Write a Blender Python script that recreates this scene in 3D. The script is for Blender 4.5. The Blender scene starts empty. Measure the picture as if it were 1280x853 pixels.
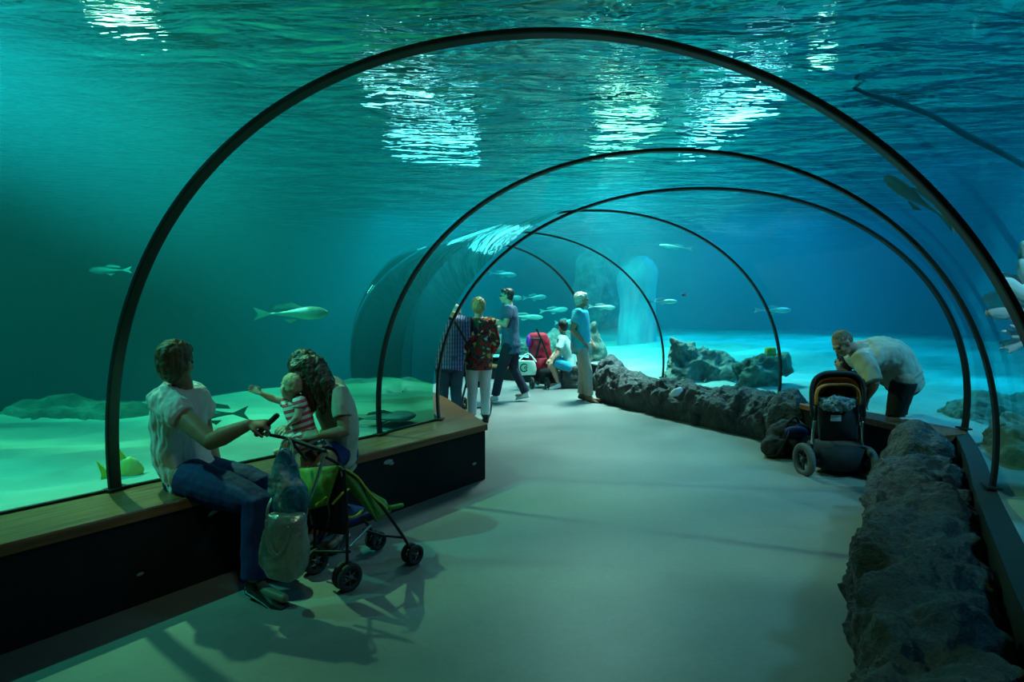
import bpy, bmesh, math, random
import numpy as np
from mathutils import Vector, Matrix, Quaternion, noise
V = Vector
PI = math.pi
random.seed(7)
sc = bpy.context.scene
COL = sc.collection

# ------------------------------------------------------------------ camera
FPX, PITCH, EYE = 760.0, 0.05784, 1.55
cam_d = bpy.data.cameras.new('camera'); cam = bpy.data.objects.new('camera', cam_d)
COL.objects.link(cam)
cam_d.sensor_width = 36.0; cam_d.lens = FPX/1280*36.0; cam_d.clip_start = .02; cam_d.clip_end = 200
cam.location = (0, 0, EYE); cam.rotation_euler = (PI/2-PITCH, 0, 0)
sc.camera = cam

def ray(x, y):
    xc = (x-640)/FPX; zc = (426.5-y)/FPX; c, s = math.cos(PITCH), math.sin(PITCH)
    return V((xc, c+zc*s, zc*c-s))
def U(x, y, Y):                       # pixel seen at distance Y -> place in the world
    d = ray(x, y); return V((0, 0, EYE)) + d*(Y/d.y)
def G(x, y, z=0.0):                   # pixel at height z -> place in the world
    d = ray(x, y); return V((0, 0, EYE)) + d*((z-EYE)/d.z)

# ------------------------------------------------------------------ materials
def newmat(name):
    m = bpy.data.materials.new(name); m.use_nodes = True
    nt = m.node_tree; nt.nodes.clear()
    out = nt.nodes.new('ShaderNodeOutputMaterial')
    return m, nt, out
def N(nt, typ, **kw):
    n = nt.nodes.new(typ)
    for k, v in kw.items():
        if k in n.inputs: n.inputs[k].default_value = v
        else: setattr(n, k, v)
    return n
def rgba(c): return (c[0], c[1], c[2], 1)
def coords(nt, scale=(1, 1, 1), rot=(0, 0, 0)):
    t = nt.nodes.new('ShaderNodeTexCoord'); mp = nt.nodes.new('ShaderNodeMapping')
    mp.inputs['Scale'].default_value = scale; mp.inputs['Rotation'].default_value = rot
    nt.links.new(t.outputs['Object'], mp.inputs['Vector']); return mp.outputs['Vector']
def ramp(nt, fac, stops, interp='LINEAR'):
    r = nt.nodes.new('ShaderNodeValToRGB'); r.color_ramp.interpolation = interp
    el = r.color_ramp.elements
    while len(el) < len(stops): el.new(0.5)
    for e, (p, c) in zip(el, stops): e.position = p; e.color = rgba(c)
    nt.links.new(fac, r.inputs['Fac']); return r.outputs['Color']
def bump(nt, h, strength=.3, dist=.01):
    b = nt.nodes.new('ShaderNodeBump'); b.inputs['Strength'].default_value = strength
    b.inputs['Distance'].default_value = dist; nt.links.new(h, b.inputs['Height']); return b.outputs['Normal']
def noise_t(nt, vec, scale, detail=4, rough=.55, dist=0):
    n = nt.nodes.new('ShaderNodeTexNoise'); n.inputs['Scale'].default_value = scale
    n.inputs['Detail'].default_value = detail; n.inputs['Roughness'].default_value = rough
    n.inputs['Distortion'].default_value = dist
    nt.links.new(vec, n.inputs['Vector']); return n.outputs['Fac']
def principled(nt, out, rough=.5, metal=0, spec=.5):
    p = nt.nodes.new('ShaderNodeBsdfPrincipled'); p.inputs['Roughness'].default_value = rough
    p.inputs['Metallic'].default_value = metal; p.inputs['Specular IOR Level'].default_value = spec
    nt.links.new(p.outputs[0], out.inputs['Surface']); return p
def mat(name, c1, c2=None, scale=20, rough=.6, metal=0, spec=.4, bs=.2, bd=.003, detail=4, stretch=(1, 1, 1), sheen=0, bscale=None):
    m, nt, out = newmat(name); p = principled(nt, out, rough, metal, spec)
    v = coords(nt, stretch); f = noise_t(nt, v, scale, detail)
    c2 = c2 or tuple(x*.75 for x in c1)
    nt.links.new(ramp(nt, f, [(.3, c2), (.7, c1)]), p.inputs['Base Color'])
    if bs:
        f2 = f if bscale is None else noise_t(nt, v, bscale, detail)
        nt.links.new(bump(nt, f2, bs, bd), p.inputs['Normal'])
    if sheen: p.inputs['Sheen Weight'].default_value = sheen
    return m
M = {}
M['skin'] = mat('skin', (.62, .36, .25), (.52, .29, .2), 25, .5, bs=.05)
M['skin_tan'] = mat('skin_tan', (.42, .22, .13), (.34, .17, .1), 25, .5, bs=.05)
M['skin_fair'] = mat('skin_fair', (.72, .46, .33), (.64, .4, .28), 25, .5, bs=.05)
M['black_metal'] = mat('black_metal', (.010, .011, .011), (.016, .018, .017), 6, .5, 0, .3, bs=.05)
M['black_plastic'] = mat('black_plastic', (.015, .015, .016), (.022, .022, .022), 30, .45, bs=.05)
M['rubber'] = mat('rubber', (.02, .02, .02), (.035, .035, .033), 60, .75, bs=.2)
M['grey_wheel'] = mat('grey_wheel', (.12, .12, .12), (.08, .08, .08), 60, .7, bs=.1)
M['chrome'] = mat('chrome', (.75, .77, .78), (.6, .62, .63), 8, .22, 1, bs=.02)
M['alu'] = mat('brushed_aluminium', (.5, .5, .48), (.4, .4, .38), 40, .35, .9, bs=.03)
M['bench_panel'] = mat('bench_panel', (.012, .013, .014), (.016, .017, .018), 5, .7, 0, .15, bs=.1)
M['white_cotton'] = mat('white_cotton', (.80, .80, .77), (.70, .71, .69), 14, .85, bs=.45, bd=.012, sheen=.2)
M['cream_jersey'] = mat('cream_jersey', (.52, .5, .38), (.45, .43, .33), 16, .9, bs=.3, bd=.008)
M['denim'] = mat('navy_denim', (.013, .03, .13), (.008, .018, .085), 50, .8, bs=.3, bd=.004)
M['denim_grey'] = mat('grey_denim', (.07, .11, .15), (.045, .075, .11), 40, .85, bs=.3, bd=.004)
M['denim_dark'] = mat('dark_denim', (.02, .025, .05), (.012, .016, .03), 40, .85, bs=.3, bd=.004)
M['white_denim'] = mat('white_denim', (.78, .8, .78), (.7, .72, .7), 30, .8, bs=.25, bd=.005)
M['beige_chino'] = mat('beige_chino', (.5, .43, .33), (.42, .36, .27), 10, .85, bs=.4, bd=.01)
M['black_cloth'] = mat('black_cloth', (.018, .018, .02), (.01, .01, .012), 20, .9, bs=.3, bd=.006)
M['turquoise_polo'] = mat('turquoise_polo', (.03, .5, .62), (.02, .42, .55), 12, .85, bs=.35, bd=.008)
M['turquoise_shorts'] = mat('turquoise_shorts', (.02, .42, .58), (.015, .33, .48), 12, .8, bs=.4, bd=.008)
M['mint_shirt'] = mat('mint_shirt', (.6, .82, .72), (.52, .75, .66), 12, .85, bs=.3, bd=.008)
M['blue_shirt'] = mat('slate_blue_shirt', (.045, .12, .2), (.03, .08, .15), 8, .85, bs=.4, bd=.008)
M['linen_shirt'] = mat('linen_shirt', (.62, .55, .44), (.52, .46, .37), 9, .85, bs=.45, bd=.012)
M['blue_child'] = mat('blue_child_shirt', (.03, .07, .2), (.02, .05, .14), 12, .85, bs=.3)
M['hair_brown'] = mat('brown_hair', (.10, .055, .03), (.03, .016, .01), 14, .45, bs=.6, bd=.006, stretch=(6, 6, 1))
M['hair_auburn'] = mat('auburn_hair', (.2, .12, .05), (.05, .028, .015), 14, .5, bs=.7, bd=.006, stretch=(5, 5, 1))
M['hair_blonde'] = mat('blonde_hair', (.6, .45, .22), (.36, .24, .1), 18, .55, bs=.7, bd=.006, stretch=(5, 5, 1))
M['hair_grey'] = mat('grey_hair', (.62, .6, .54), (.42, .4, .36), 20, .6, bs=.6, bd=.005)
M['hair_dark'] = mat('dark_hair', (.035, .022, .016), (.015, .01, .008), 20, .5, bs=.6, bd=.005)
M['hair_stubble'] = mat('cropped_hair', (.28, .19, .12), (.2, .13, .08), 60, .8, bs=.4, bd=.003)
M['hair_baby'] = mat('baby_hair', (.5, .34, .2), (.42, .28, .17), 60, .7, bs=.2, bd=.002)
M['eye'] = mat('eye', (.02, .015, .01), (.03, .02, .015), 10, .15, bs=0)
M['white_leather'] = mat('white_leather', (.8, .82, .8), (.7, .72, .7), 20, .5, bs=.1)
M['brown_leather'] = mat('brown_leather', (.22, .13, .07), (.15, .085, .045), 20, .5, bs=.15)
M['black_leather'] = mat('black_leather', (.02, .017, .015), (.012, .01, .01), 20, .4, bs=.15)
M['lime_fabric'] = mat('lime_green_fabric', (.16, .32, .05), (.07, .17, .025), 9, .7, bs=.5, bd=.01)
M['yellow_trim'] = mat('yellow_trim', (.65, .62, .03), (.55, .5, .03), 20, .6, bs=.1)
M['navy_fabric'] = mat('navy_fabric', (.015, .02, .13), (.01, .012, .07), 20, .8, bs=.4, bd=.006)
M['red_fabric'] = mat('red_fabric', (.55, .01, .04), (.38, .008, .03), 10, .7, bs=.4, bd=.008)
M['orange_fabric'] = mat('orange_fabric', (.62, .2, .03), (.45, .13, .02), 10, .7, bs=.4, bd=.006)
M['silver_bag'] = mat('silver_grey_fabric', (.34, .35, .29), (.27, .28, .23), 3, .28, .45, .6, bs=.5, bd=.02, stretch=(4, 4, .8))
M['white_bag'] = mat('white_canvas', (.62, .72, .64), (.5, .6, .53), 12, .7, bs=.4, bd=.008)
M['clear_plastic'] = mat('crumpled_clear_plastic', (.22, .3, .28), (.05, .07, .07), 30, .15, 0, .9, bs=1, bd=.03, detail=6)
M['label_grey'] = mat('label_grey', (.35, .36, .36), (.3, .3, .3), 10, .7, bs=0)
M['lime_band'] = mat('lime_band', (.5, .6, .05), (.45, .55, .05), 10, .5, bs=0)
M['purple'] = mat('purple_cloth', (.25, .02, .35), (.18, .02, .28), 10, .7)
M['paper'] = mat('white_paper', (.75, .78, .76), (.7, .72, .7), 10, .8)
M['fish_yellow'] = mat('yellow_fish', (.95, .62, .05), (.75, .6, .3), 14, .45, bs=.2)
M['fish_fin_yellow'] = mat('yellow_fin', (.85, .62, .03), (.7, .5, .03), 14, .5, bs=.1)
M['fish_silver'] = mat('silver_fish', (.5, .62, .55), (.3, .42, .38), 7, .35, .2, bs=.1)
M['fish_grey'] = mat('grey_shark_skin', (.10, .15, .15), (.07, .11, .11), 7, .6, bs=.1)
M['fish_olive'] = mat('olive_fish', (.20, .25, .10), (.10, .15, .08), 12, .5, bs=.1)
M['rope'] = mat('dark_rope', (.04, .05, .07), (.03, .035, .05), 50, .9, bs=.8, bd=.01)
M['coral_white'] = mat('white_lilac_coral', (.95, .92, .95), (.8, .7, .86), 6, .8, bs=.5, bd=.02)
M['sponge'] = mat('yellow_sponge', (.5, .45, .08), (.38, .34, .06), 25, .9, bs=.8, bd=.02)
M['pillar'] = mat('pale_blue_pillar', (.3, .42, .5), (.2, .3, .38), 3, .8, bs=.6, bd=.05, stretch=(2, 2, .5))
M['ceiling'] = mat('hall_ceiling', (.05, .05, .055), (.035, .035, .04), 2, .9, bs=0)

def rock_mat(name, a, b, c, sc_=6, rough=.6, bs=.8, bd=.03):
    m, nt, out = newmat(name); p = principled(nt, out, rough, 0, .5)
    v = coords(nt); f = noise_t(nt, v, sc_, 8, .65); f2 = noise_t(nt, v, sc_*5, 8, .7)
    mus = nt.nodes.new('ShaderNodeTexVoronoi'); mus.inputs['Scale'].default_value = sc_*3; mus.feature = 'DISTANCE_TO_EDGE'
    nt.links.new(v, mus.inputs['Vector'])
    nt.links.new(ramp(nt, f, [(.3, a), (.5, b), (.72, c)]), p.inputs['Base Color'])
    mx = N(nt, 'ShaderNodeMath', operation='MULTIPLY_ADD'); nt.links.new(f2, mx.inputs[0]); mx.inputs[1].default_value = .7
    nt.links.new(f, mx.inputs[2])
    nt.links.new(bump(nt, mx.outputs[0], bs, bd), p.inputs['Normal'])
    rr = N(nt, 'ShaderNodeMapRange'); nt.links.new(f2, rr.inputs[0]); rr.inputs[3].default_value = rough-.2; rr.inputs[4].default_value = rough+.2
    nt.links.new(rr.outputs[0], p.inputs['Roughness'])
    return m
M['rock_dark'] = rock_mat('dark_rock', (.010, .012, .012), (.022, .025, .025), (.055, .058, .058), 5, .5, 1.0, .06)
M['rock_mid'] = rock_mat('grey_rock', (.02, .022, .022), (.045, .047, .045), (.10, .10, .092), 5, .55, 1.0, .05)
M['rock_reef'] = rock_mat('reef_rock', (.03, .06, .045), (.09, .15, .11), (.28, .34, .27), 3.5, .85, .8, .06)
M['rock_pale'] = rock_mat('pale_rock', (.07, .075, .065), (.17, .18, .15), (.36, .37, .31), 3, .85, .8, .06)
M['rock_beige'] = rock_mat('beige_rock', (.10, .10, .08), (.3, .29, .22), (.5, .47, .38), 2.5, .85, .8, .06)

# wood plank
m, nt, out = newmat('varnished_wood'); p = principled(nt, out, .35, 0, .5)
v = coords(nt, (1, 1, 1), (0, 0, -math.atan2(2.74, 2.02))); w = N(nt, 'ShaderNodeTexNoise'); mp = N(nt, 'ShaderNodeMapping'); mp.inputs['Scale'].default_value = (1.2, 18, 18)
nt.links.new(v, mp.inputs['Vector']); nt.links.new(mp.outputs[0], w.inputs['Vector']); w.inputs['Scale'].default_value = 2; w.inputs['Detail'].default_value = 6
nt.links.new(ramp(nt, w.outputs['Fac'], [(.3, (.14, .042, .016)), (.55, (.28, .095, .034)), (.75, (.38, .145, .055))]), p.inputs['Base Color'])
nt.links.new(bump(nt, w.outputs['Fac'], .15, .003), p.inputs['Normal']); M['wood'] = m

# floor: sealed concrete
m, nt, out = newmat('sealed_concrete'); p = principled(nt, out, .45, 0, .45)
v = coords(nt); f = noise_t(nt, v, .9, 6, .6); f2 = noise_t(nt, v, 30, 5, .7)
mx = N(nt, 'ShaderNodeMix', data_type='RGBA', blend_type='MULTIPLY'); mx.inputs['Factor'].default_value = .5
nt.links.new(ramp(nt, f, [(.3, (.17, .18, .16)), (.7, (.25, .26, .235))]), mx.inputs['A'])
nt.links.new(ramp(nt, f2, [(.3, (.75, .75, .75)), (.7, (1, 1, 1))]), mx.inputs['B'])
nt.links.new(mx.outputs['Result'], p.inputs['Base Color'])
rr = N(nt, 'ShaderNodeMapRange'); nt.links.new(f, rr.inputs[0]); rr.inputs[3].default_value = .32; rr.inputs[4].default_value = .55
nt.links.new(rr.outputs[0], p.inputs['Roughness']); nt.links.new(bump(nt, f2, .08, .002), p.inputs['Normal']); M['floor'] = m

# sand
m, nt, out = newmat('pale_sand'); p = principled(nt, out, .95, 0, .1)
v = coords(nt); f = noise_t(nt, v, .8, 6, .6); f2 = noise_t(nt, v, 60, 4, .7)
nt.links.new(ramp(nt, f, [(.3, (.28, .30, .26)), (.65, (.52, .54, .48))]), p.inputs['Base Color'])
nt.links.new(bump(nt, f2, .3, .01), p.inputs['Normal']); M['sand'] = m

# painted tank wall
m, nt, out = newmat('painted_tank_wall'); p = principled(nt, out, .9, 0, .1)
v = coords(nt); f = noise_t(nt, v, .35, 6, .6)
nt.links.new(ramp(nt, f, [(.3, (.02, .2, .25)), (.7, (.04, .3, .36))]), p.inputs['Base Color']); M['tank_wall'] = m

# tunnel acrylic: air inside, water outside -> Fresnel from inside, total reflection at grazing angles from outside
m, nt, out = newmat('tunnel_acrylic')
fr = N(nt, 'ShaderNodeFresnel'); fr.inputs['IOR'].default_value = 1.33
tr = N(nt, 'ShaderNodeBsdfTransparent'); tr.inputs['Color'].default_value = (.93, .98, .97, 1)
gl = N(nt, 'ShaderNodeBsdfGlossy'); gl.inputs['Roughness'].default_value = .0; gl.inputs['Color'].default_value = (1, 1, 1, 1)
ms = N(nt, 'ShaderNodeMixShader'); ge = N(nt, 'ShaderNodeNewGeometry'); bf = N(nt, 'ShaderNodeMapRange'); nt.links.new(ge.outputs['Backfacing'], bf.inputs[0]); bf.inputs[3].default_value = .22; bf.inputs[4].default_value = 1
fm = N(nt, 'ShaderNodeMath', operation='MULTIPLY'); nt.links.new(fr.outputs[0], fm.inputs[0]); nt.links.new(bf.outputs[0], fm.inputs[1]); nt.links.new(fm.outputs[0], ms.inputs[0]); ro = N(nt, 'ShaderNodeMath', operation='MULTIPLY'); nt.links.new(ge.outputs['Backfacing'], ro.inputs[0]); ro.inputs[1].default_value = .03; nt.links.new(ro.outputs[0], gl.inputs['Roughness']); nt.links.new(tr.outputs[0], ms.inputs[1]); nt.links.new(gl.outputs[0], ms.inputs[2])
nt.links.new(ms.outputs[0], out.inputs['Surface']); M['acrylic'] = m

# water surface seen from below
m, nt, out = newmat('rippled_water_surface')
v = coords(nt, (.55, 1.5, 1)); f = noise_t(nt, v, 1.7, 3, .5, .5); f2 = noise_t(nt, v, 6, 2, .5)
ad = N(nt, 'ShaderNodeMath', operation='MULTIPLY_ADD'); nt.links.new(f2, ad.inputs[0]); ad.inputs[1].default_value = .18; nt.links.new(f, ad.inputs[2])
nrm = bump(nt, ad.outputs[0], 1.0, .20)
tr = N(nt, 'ShaderNodeBsdfTransparent')
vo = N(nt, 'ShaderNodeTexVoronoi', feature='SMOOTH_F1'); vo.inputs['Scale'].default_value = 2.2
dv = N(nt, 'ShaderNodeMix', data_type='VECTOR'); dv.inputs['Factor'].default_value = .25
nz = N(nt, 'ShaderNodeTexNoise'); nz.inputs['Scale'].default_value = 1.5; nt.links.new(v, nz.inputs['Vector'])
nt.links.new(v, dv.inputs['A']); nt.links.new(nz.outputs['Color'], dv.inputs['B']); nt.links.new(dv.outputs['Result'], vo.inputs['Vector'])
nt.links.new(ramp(nt, vo.outputs['Distance'], [(.1, (.14, .14, .14)), (.4, (.4, .4, .4)), (.65, (1, 1, 1))]), tr.inputs['Color'])  # caustic light pattern painted into the transparent colour, like a gobo
gl = N(nt, 'ShaderNodeBsdfGlossy'); gl.inputs['Roughness'].default_value = 0; gl.inputs['Color'].default_value = (.9, .97, .97, 1); nt.links.new(nrm, gl.inputs['Normal'])
rf = N(nt, 'ShaderNodeBsdfRefraction'); rf.inputs['Roughness'].default_value = .01; rf.inputs['IOR'].default_value = 1.03; nt.links.new(nrm, rf.inputs['Normal'])
m1 = N(nt, 'ShaderNodeMixShader'); m1.inputs[0].default_value = .4; nt.links.new(gl.outputs[0], m1.inputs[1]); nt.links.new(rf.outputs[0], m1.inputs[2])
m2 = N(nt, 'ShaderNodeMixShader'); lw = N(nt, 'ShaderNodeLayerWeight'); mr = N(nt, 'ShaderNodeMapRange'); nt.links.new(lw.outputs['Facing'], mr.inputs[0])
mr.inputs[1].default_value = .42; mr.inputs[2].default_value = .62; mr.inputs[3].default_value = .5; mr.inputs[4].default_value = 1.0; nt.links.new(mr.outputs[0], m2.inputs[0]); nt.links.new(tr.outputs[0], m2.inputs[1]); nt.links.new(m1.outputs[0], m2.inputs[2])
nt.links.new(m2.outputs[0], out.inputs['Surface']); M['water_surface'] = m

# body of water
m, nt, out = newmat('tank_water_body')
vs = N(nt, 'ShaderNodeVolumeScatter'); vs.inputs['Color'].default_value = (.08, .7, 1, 1); vs.inputs['Density'].default_value = .05; vs.inputs['Anisotropy'].default_value = .2
va = N(nt, 'ShaderNodeVolumeAbsorption'); va.inputs['Color'].default_value = (.02, .93, .92, 1); va.inputs['Density'].default_value = .5
av = N(nt, 'ShaderNodeAddShader'); nt.links.new(vs.outputs[0], av.inputs[0]); nt.links.new(va.outputs[0], av.inputs[1]); nt.links.new(av.outputs[0], out.inputs['Volume'])
M['water_body'] = m
def emis(name, c, s):
    m, nt, out = newmat(name); e = N(nt, 'ShaderNodeEmission'); e.inputs['Color'].default_value = rgba(c); e.inputs['Strength'].default_value = s
    nt.links.new(e.outputs[0], out.inputs['Surface']); return m
M['lamp_cool'] = emis('lamp_cool', (.75, .82, 1), 22)
M['lamp_warm'] = emis('lamp_warm', (1, .9, .6), 22)

# floral, plaid and striped cloth
m, nt, out = newmat('floral_print'); p = principled(nt, out, .85, 0, .3)
v = coords(nt); vo = N(nt, 'ShaderNodeTexVoronoi'); vo.inputs['Scale'].default_value = 24
dn_ = N(nt, 'ShaderNodeTexNoise'); dn_.inputs['Scale'].default_value = 14; nt.links.new(v, dn_.inputs['Vector']); dm = N(nt, 'ShaderNodeMix', data_type='VECTOR'); dm.inputs['Factor'].default_value = .09
nt.links.new(v, dm.inputs['A']); nt.links.new(dn_.outputs['Color'], dm.inputs['B']); nt.links.new(dm.outputs['Result'], vo.inputs['Vector'])
sp = N(nt, 'ShaderNodeSeparateColor'); nt.links.new(vo.outputs['Color'], sp.inputs[0])
cl = ramp(nt, sp.outputs[0], [(0, (.45, .02, .025)), (.3, (.16, .01, .025)), (.45, (.02, .09, .05)), (.6, (.55, .05, .03)), (.72, (.6, .5, .14)), (.82, (.02, .03, .06)), (.93, (.65, .65, .5))], 'CONSTANT')
mx = N(nt, 'ShaderNodeMix', data_type='RGBA'); nt.links.new(ramp(nt, vo.outputs['Distance'], [(.62, (0, 0, 0)), (.72, (1, 1, 1))]), mx.inputs['Factor'])
nt.links.new(cl, mx.inputs['A']); mx.inputs['B'].default_value = (.03, .10, .07, 1); nt.links.new(mx.outputs['Result'], p.inputs['Base Color']); M['floral'] = m
def stripes(name, c1, c2, scale, direction='Z', width=.5, second=None, rot=(0, 0, 0)):
    m, nt, out = newmat(name); p = principled(nt, out, .85, 0, .3); v = coords(nt, (1, 1, 1), rot)
    w = N(nt, 'ShaderNodeTexWave', wave_type='BANDS', bands_direction=direction); w.inputs['Scale'].default_value = scale
    nt.links.new(v, w.inputs['Vector']); c = ramp(nt, w.outputs['Fac'], [(width-.04, c1), (width+.04, c2)])
    if second:
        w2 = N(nt, 'ShaderNodeTexWave', wave_type='BANDS', bands_direction=second[0]); w2.inputs['Scale'].default_value = second[1]
        nt.links.new(v, w2.inputs['Vector']); c2_ = ramp(nt, w2.outputs['Fac'], [(.6, (1, 1, 1)), (.75, second[2])])
        mx = N(nt, 'ShaderNodeMix', data_type='RGBA', blend_type='MULTIPLY'); mx.inputs['Factor'].default_value = 1
        nt.links.new(c, mx.inputs['A']); nt.links.new(c2_, mx.inputs['B']); c = mx.outputs['Result']
    nt.links.new(c, p.inputs['Base Color']); return m
M['plaid'] = stripes('plaid_cloth', (.06, .07, .2), (.3, .31, .48), 10, 'X', .5, ('Z', 6, (.75, .72, .8)))
M['stripe'] = stripes('red_white_stripes', (.72, .08, .09), (.8, .72, .66), 7.5, 'Z', .5, None, (0, .3, 0))
m, nt, out = newmat('printed_plastic_bag'); p = principled(nt, out, .25, 0, .6)
v = coords(nt); f = noise_t(nt, v, 7, 2, .4, 1.0)
nt.links.new(ramp(nt, f, [(.35, (.01, .10, .17)), (.5, (.03, .24, .3)), (.56, (.02, .16, .24)), (.66, (.45, .55, .52))]), p.inputs['Base Color'])
f2 = noise_t(nt, v, 16, 5, .6, .5); nt.links.new(bump(nt, f2, .7, .02), p.inputs['Normal']); M['teal_bag'] = m

# ------------------------------------------------------------------ mesh tools
def link_mesh(name, me, mt, parent=None, smooth=True):
    o = bpy.data.objects.new(name, me); COL.objects.link(o)
    if mt is not None: me.materials.append(mt)
    if smooth:
        for q in me.polygons: q.use_smooth = True
    if parent is not None:
        o.parent = parent; o.matrix_parent_inverse = Matrix.Translation(parent.location).inverted()
    return o
def obj(name, bm, mt, parent=None, smooth=True):
    me = bpy.data.meshes.new(name); bm.to_mesh(me); bm.free()
    return link_mesh(name, me, mt, parent, smooth)
def thing(name, label, cat, loc, group=None):
    o = bpy.data.objects.new(name, None); COL.objects.link(o); o.location = loc; o.empty_display_size = .1
    tag(o, label, cat, group); return o
def tag(o, label, cat, group=None, kind=None):
    o['label'] = label; o['category'] = cat
    if group: o['group'] = group
    if kind: o['kind'] = kind
    return o
def struct(o, label=None):
    o['kind'] = 'structure'
    if label: o['label'] = label; o['category'] = label.split()[-1]
    return o
def frame_of(t, side=None):
    t = t.normalized(); s = side if side is not None else (V((0, 0, 1)) if abs(t.z) < .9 else V((1, 0, 0)))
    u = s - t*s.dot(t)
    if u.length < 1e-4: u = V((1, 0, 0)).cross(t)
    u.normalize(); return u, t.cross(u)
def catmull(pts, n):
    P = [V(p) for p in pts]
    if len(P) < 3: return [P[0].lerp(P[-1], i/n) for i in range(n+1)]
    out_ = []
    for i in range(len(P)-1):
        a = P[max(i-1, 0)]; b = P[i]; c = P[i+1]; d = P[min(i+2, len(P)-1)]
        for k in range(n):
            t = k/n
            out_.append(.5*((2*b)+(c-a)*t+(2*a-5*b+4*c-d)*t*t+(3*b-a-3*c+d)*t**3))
    out_.append(P[-1]); return out_
def rings(bm, secs, n=12, caps=True, round_cap=False):
    """secs: (centre, u, v) half-axis vectors; closed loft"""
    R = []
    for c, u, v in secs:
        R.append([bm.verts.new(c+u*math.cos(2*PI*k/n)+v*math.sin(2*PI*k/n)) for k in range(n)])
    for a, b in zip(R[:-1], R[1:]):
        for k in range(n): bm.faces.new((a[k], a[(k+1) % n], b[(k+1) % n], b[k]))
    if caps:
        bm.faces.new(list(reversed(R[0]))); bm.faces.new(R[-1])
    return R
def tube(bm, pts, r, n=10, side=None, flat=1.0, smooth_n=0, round_cap=True):
    P = [V(p) for p in pts]
    rr = r if isinstance(r, (list, tuple)) else [r]*len(P)
    if smooth_n:
        L = len(P); Q = catmull(P, smooth_n); r2 = []
        for i in range(L-1):
            for k in range(smooth_n): r2.append(rr[i]+(rr[i+1]-rr[i])*k/smooth_n)
        r2.append(rr[-1]); P, rr = Q, r2
    secs = []; pu = None
    for i, c in enumerate(P):
        t = (P[min(i+1, len(P)-1)]-P[max(i-1, 0)])
        if t.length < 1e-6: t = V((0, 0, 1))
        if side is not None: u, v = frame_of(t, side)
        elif pu is None: u, v = frame_of(t)
        else: u, v = frame_of(t, pu)
        pu = u; secs.append((c, u*rr[i], v*rr[i]*flat, t.normalized()))
    S = []
    if round_cap:
        c, u, v, t = secs[0]; r0 = rr[0]
        for a in (-.97, -.75, -.4): S.append((c+t*a*r0, u*math.sqrt(1-a*a), v*math.sqrt(1-a*a)))
    S += [(c, u, v) for c, u, v, t in secs]
    if round_cap:
        c, u, v, t = secs[-1]; r0 = rr[-1]
        for a in (.4, .75, .97): S.append((c+t*a*r0, u*math.sqrt(1-a*a), v*math.sqrt(1-a*a)))
    rings(bm, S, n); return bm
def ball(bm, c, rx, ry=None, rz=None, X=None, Y=None, Z=None, n=16, m=10):
    ry = rx if ry is None else ry; rz = rx if rz is None else rz
    X = X or V((1, 0, 0)); Y = Y or V((0, 1, 0)); Z = Z or V((0, 0, 1)); c = V(c)
    S = []
    for i in range(m+1):
        a = -PI/2+PI*i/m; k = max(math.cos(a), .02)
        S.append((c+Z*rz*math.sin(a), X*rx*k, Y*ry*k))
    rings(bm, S, n); return bm
def box(bm, c, sx, sy, sz, X=None, Y=None, bev=.0):
    X = (X or V((1, 0, 0))).normalized(); Y = (Y or V((0, 1, 0))).normalized(); Z = X.cross(Y)
    mtx = Matrix.Translation(V(c)) @ Matrix((X, Y, Z)).transposed().to_4x4() @ Matrix.Diagonal((sx, sy, sz, 1))
    g = bmesh.ops.create_cube(bm, size=1, matrix=mtx)
    if bev:
        es = {e for v in g['verts'] for e in v.link_edges}
        bmesh.ops.bevel(bm, geom=list(es), offset=bev, segments=2, affect='EDGES', profile=.5)
    return bm
def fuse(o, voxel=.007, smooth=6, disp=None):
    """turn overlapping closed shapes into one continuous skin"""
    me0 = o.data
    md = o.modifiers.new('r', 'REMESH'); md.mode = 'VOXEL'; md.voxel_size = voxel; md.use_smooth_shade = True
    if smooth:
        s = o.modifiers.new('s', 'SMOOTH'); s.iterations = smooth; s.factor = .5
    dg = bpy.context.evaluated_depsgraph_get(); dg.update()
    me = bpy.data.meshes.new_from_object(o.evaluated_get(dg), depsgraph=dg)
    o.modifiers.clear(); o.data = me
    if not me.materials:
        for mt_ in me0.materials: me.materials.append(mt_)
    if disp:
        nrm = [v.normal.copy() for v in me.vertices]
        for v, nn in zip(me.vertices, nrm): v.co = v.co + nn*disp(v.co)
    for q in me.polygons: q.use_smooth = True
    return o
def folds(amp, fx=9, fy=9, fz=4):
    def f(co):
        return amp*(noise.noise(V((co.x*fx, co.y*fy, co.z*fz)))+.5*noise.noise(V((co.x*fx*2.7, co.y*fy*2.7, co.z*fz*2.2))))
    return f
def grid(name, f, nu, nv, mt, parent=None, closed_u=False, smooth=True, flip=False, skip=None):
    vs = []; fs = []
    for i in range(nu):
        for j in range(nv): vs.append(tuple(f(i, j)))
    for i in range(nu-1 if not closed_u else nu):
        for j in range(nv-1):
            a = i*nv+j; b = ((i+1) % nu)*nv+j
            if skip and skip(i, j): continue
            q = (a, b, b+1, a+1); fs.append(q[::-1] if flip else q)
    me = bpy.data.meshes.new(name); me.from_pydata(vs, [], fs); me.update()
    return link_mesh(name, me, mt, parent, smooth)

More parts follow.
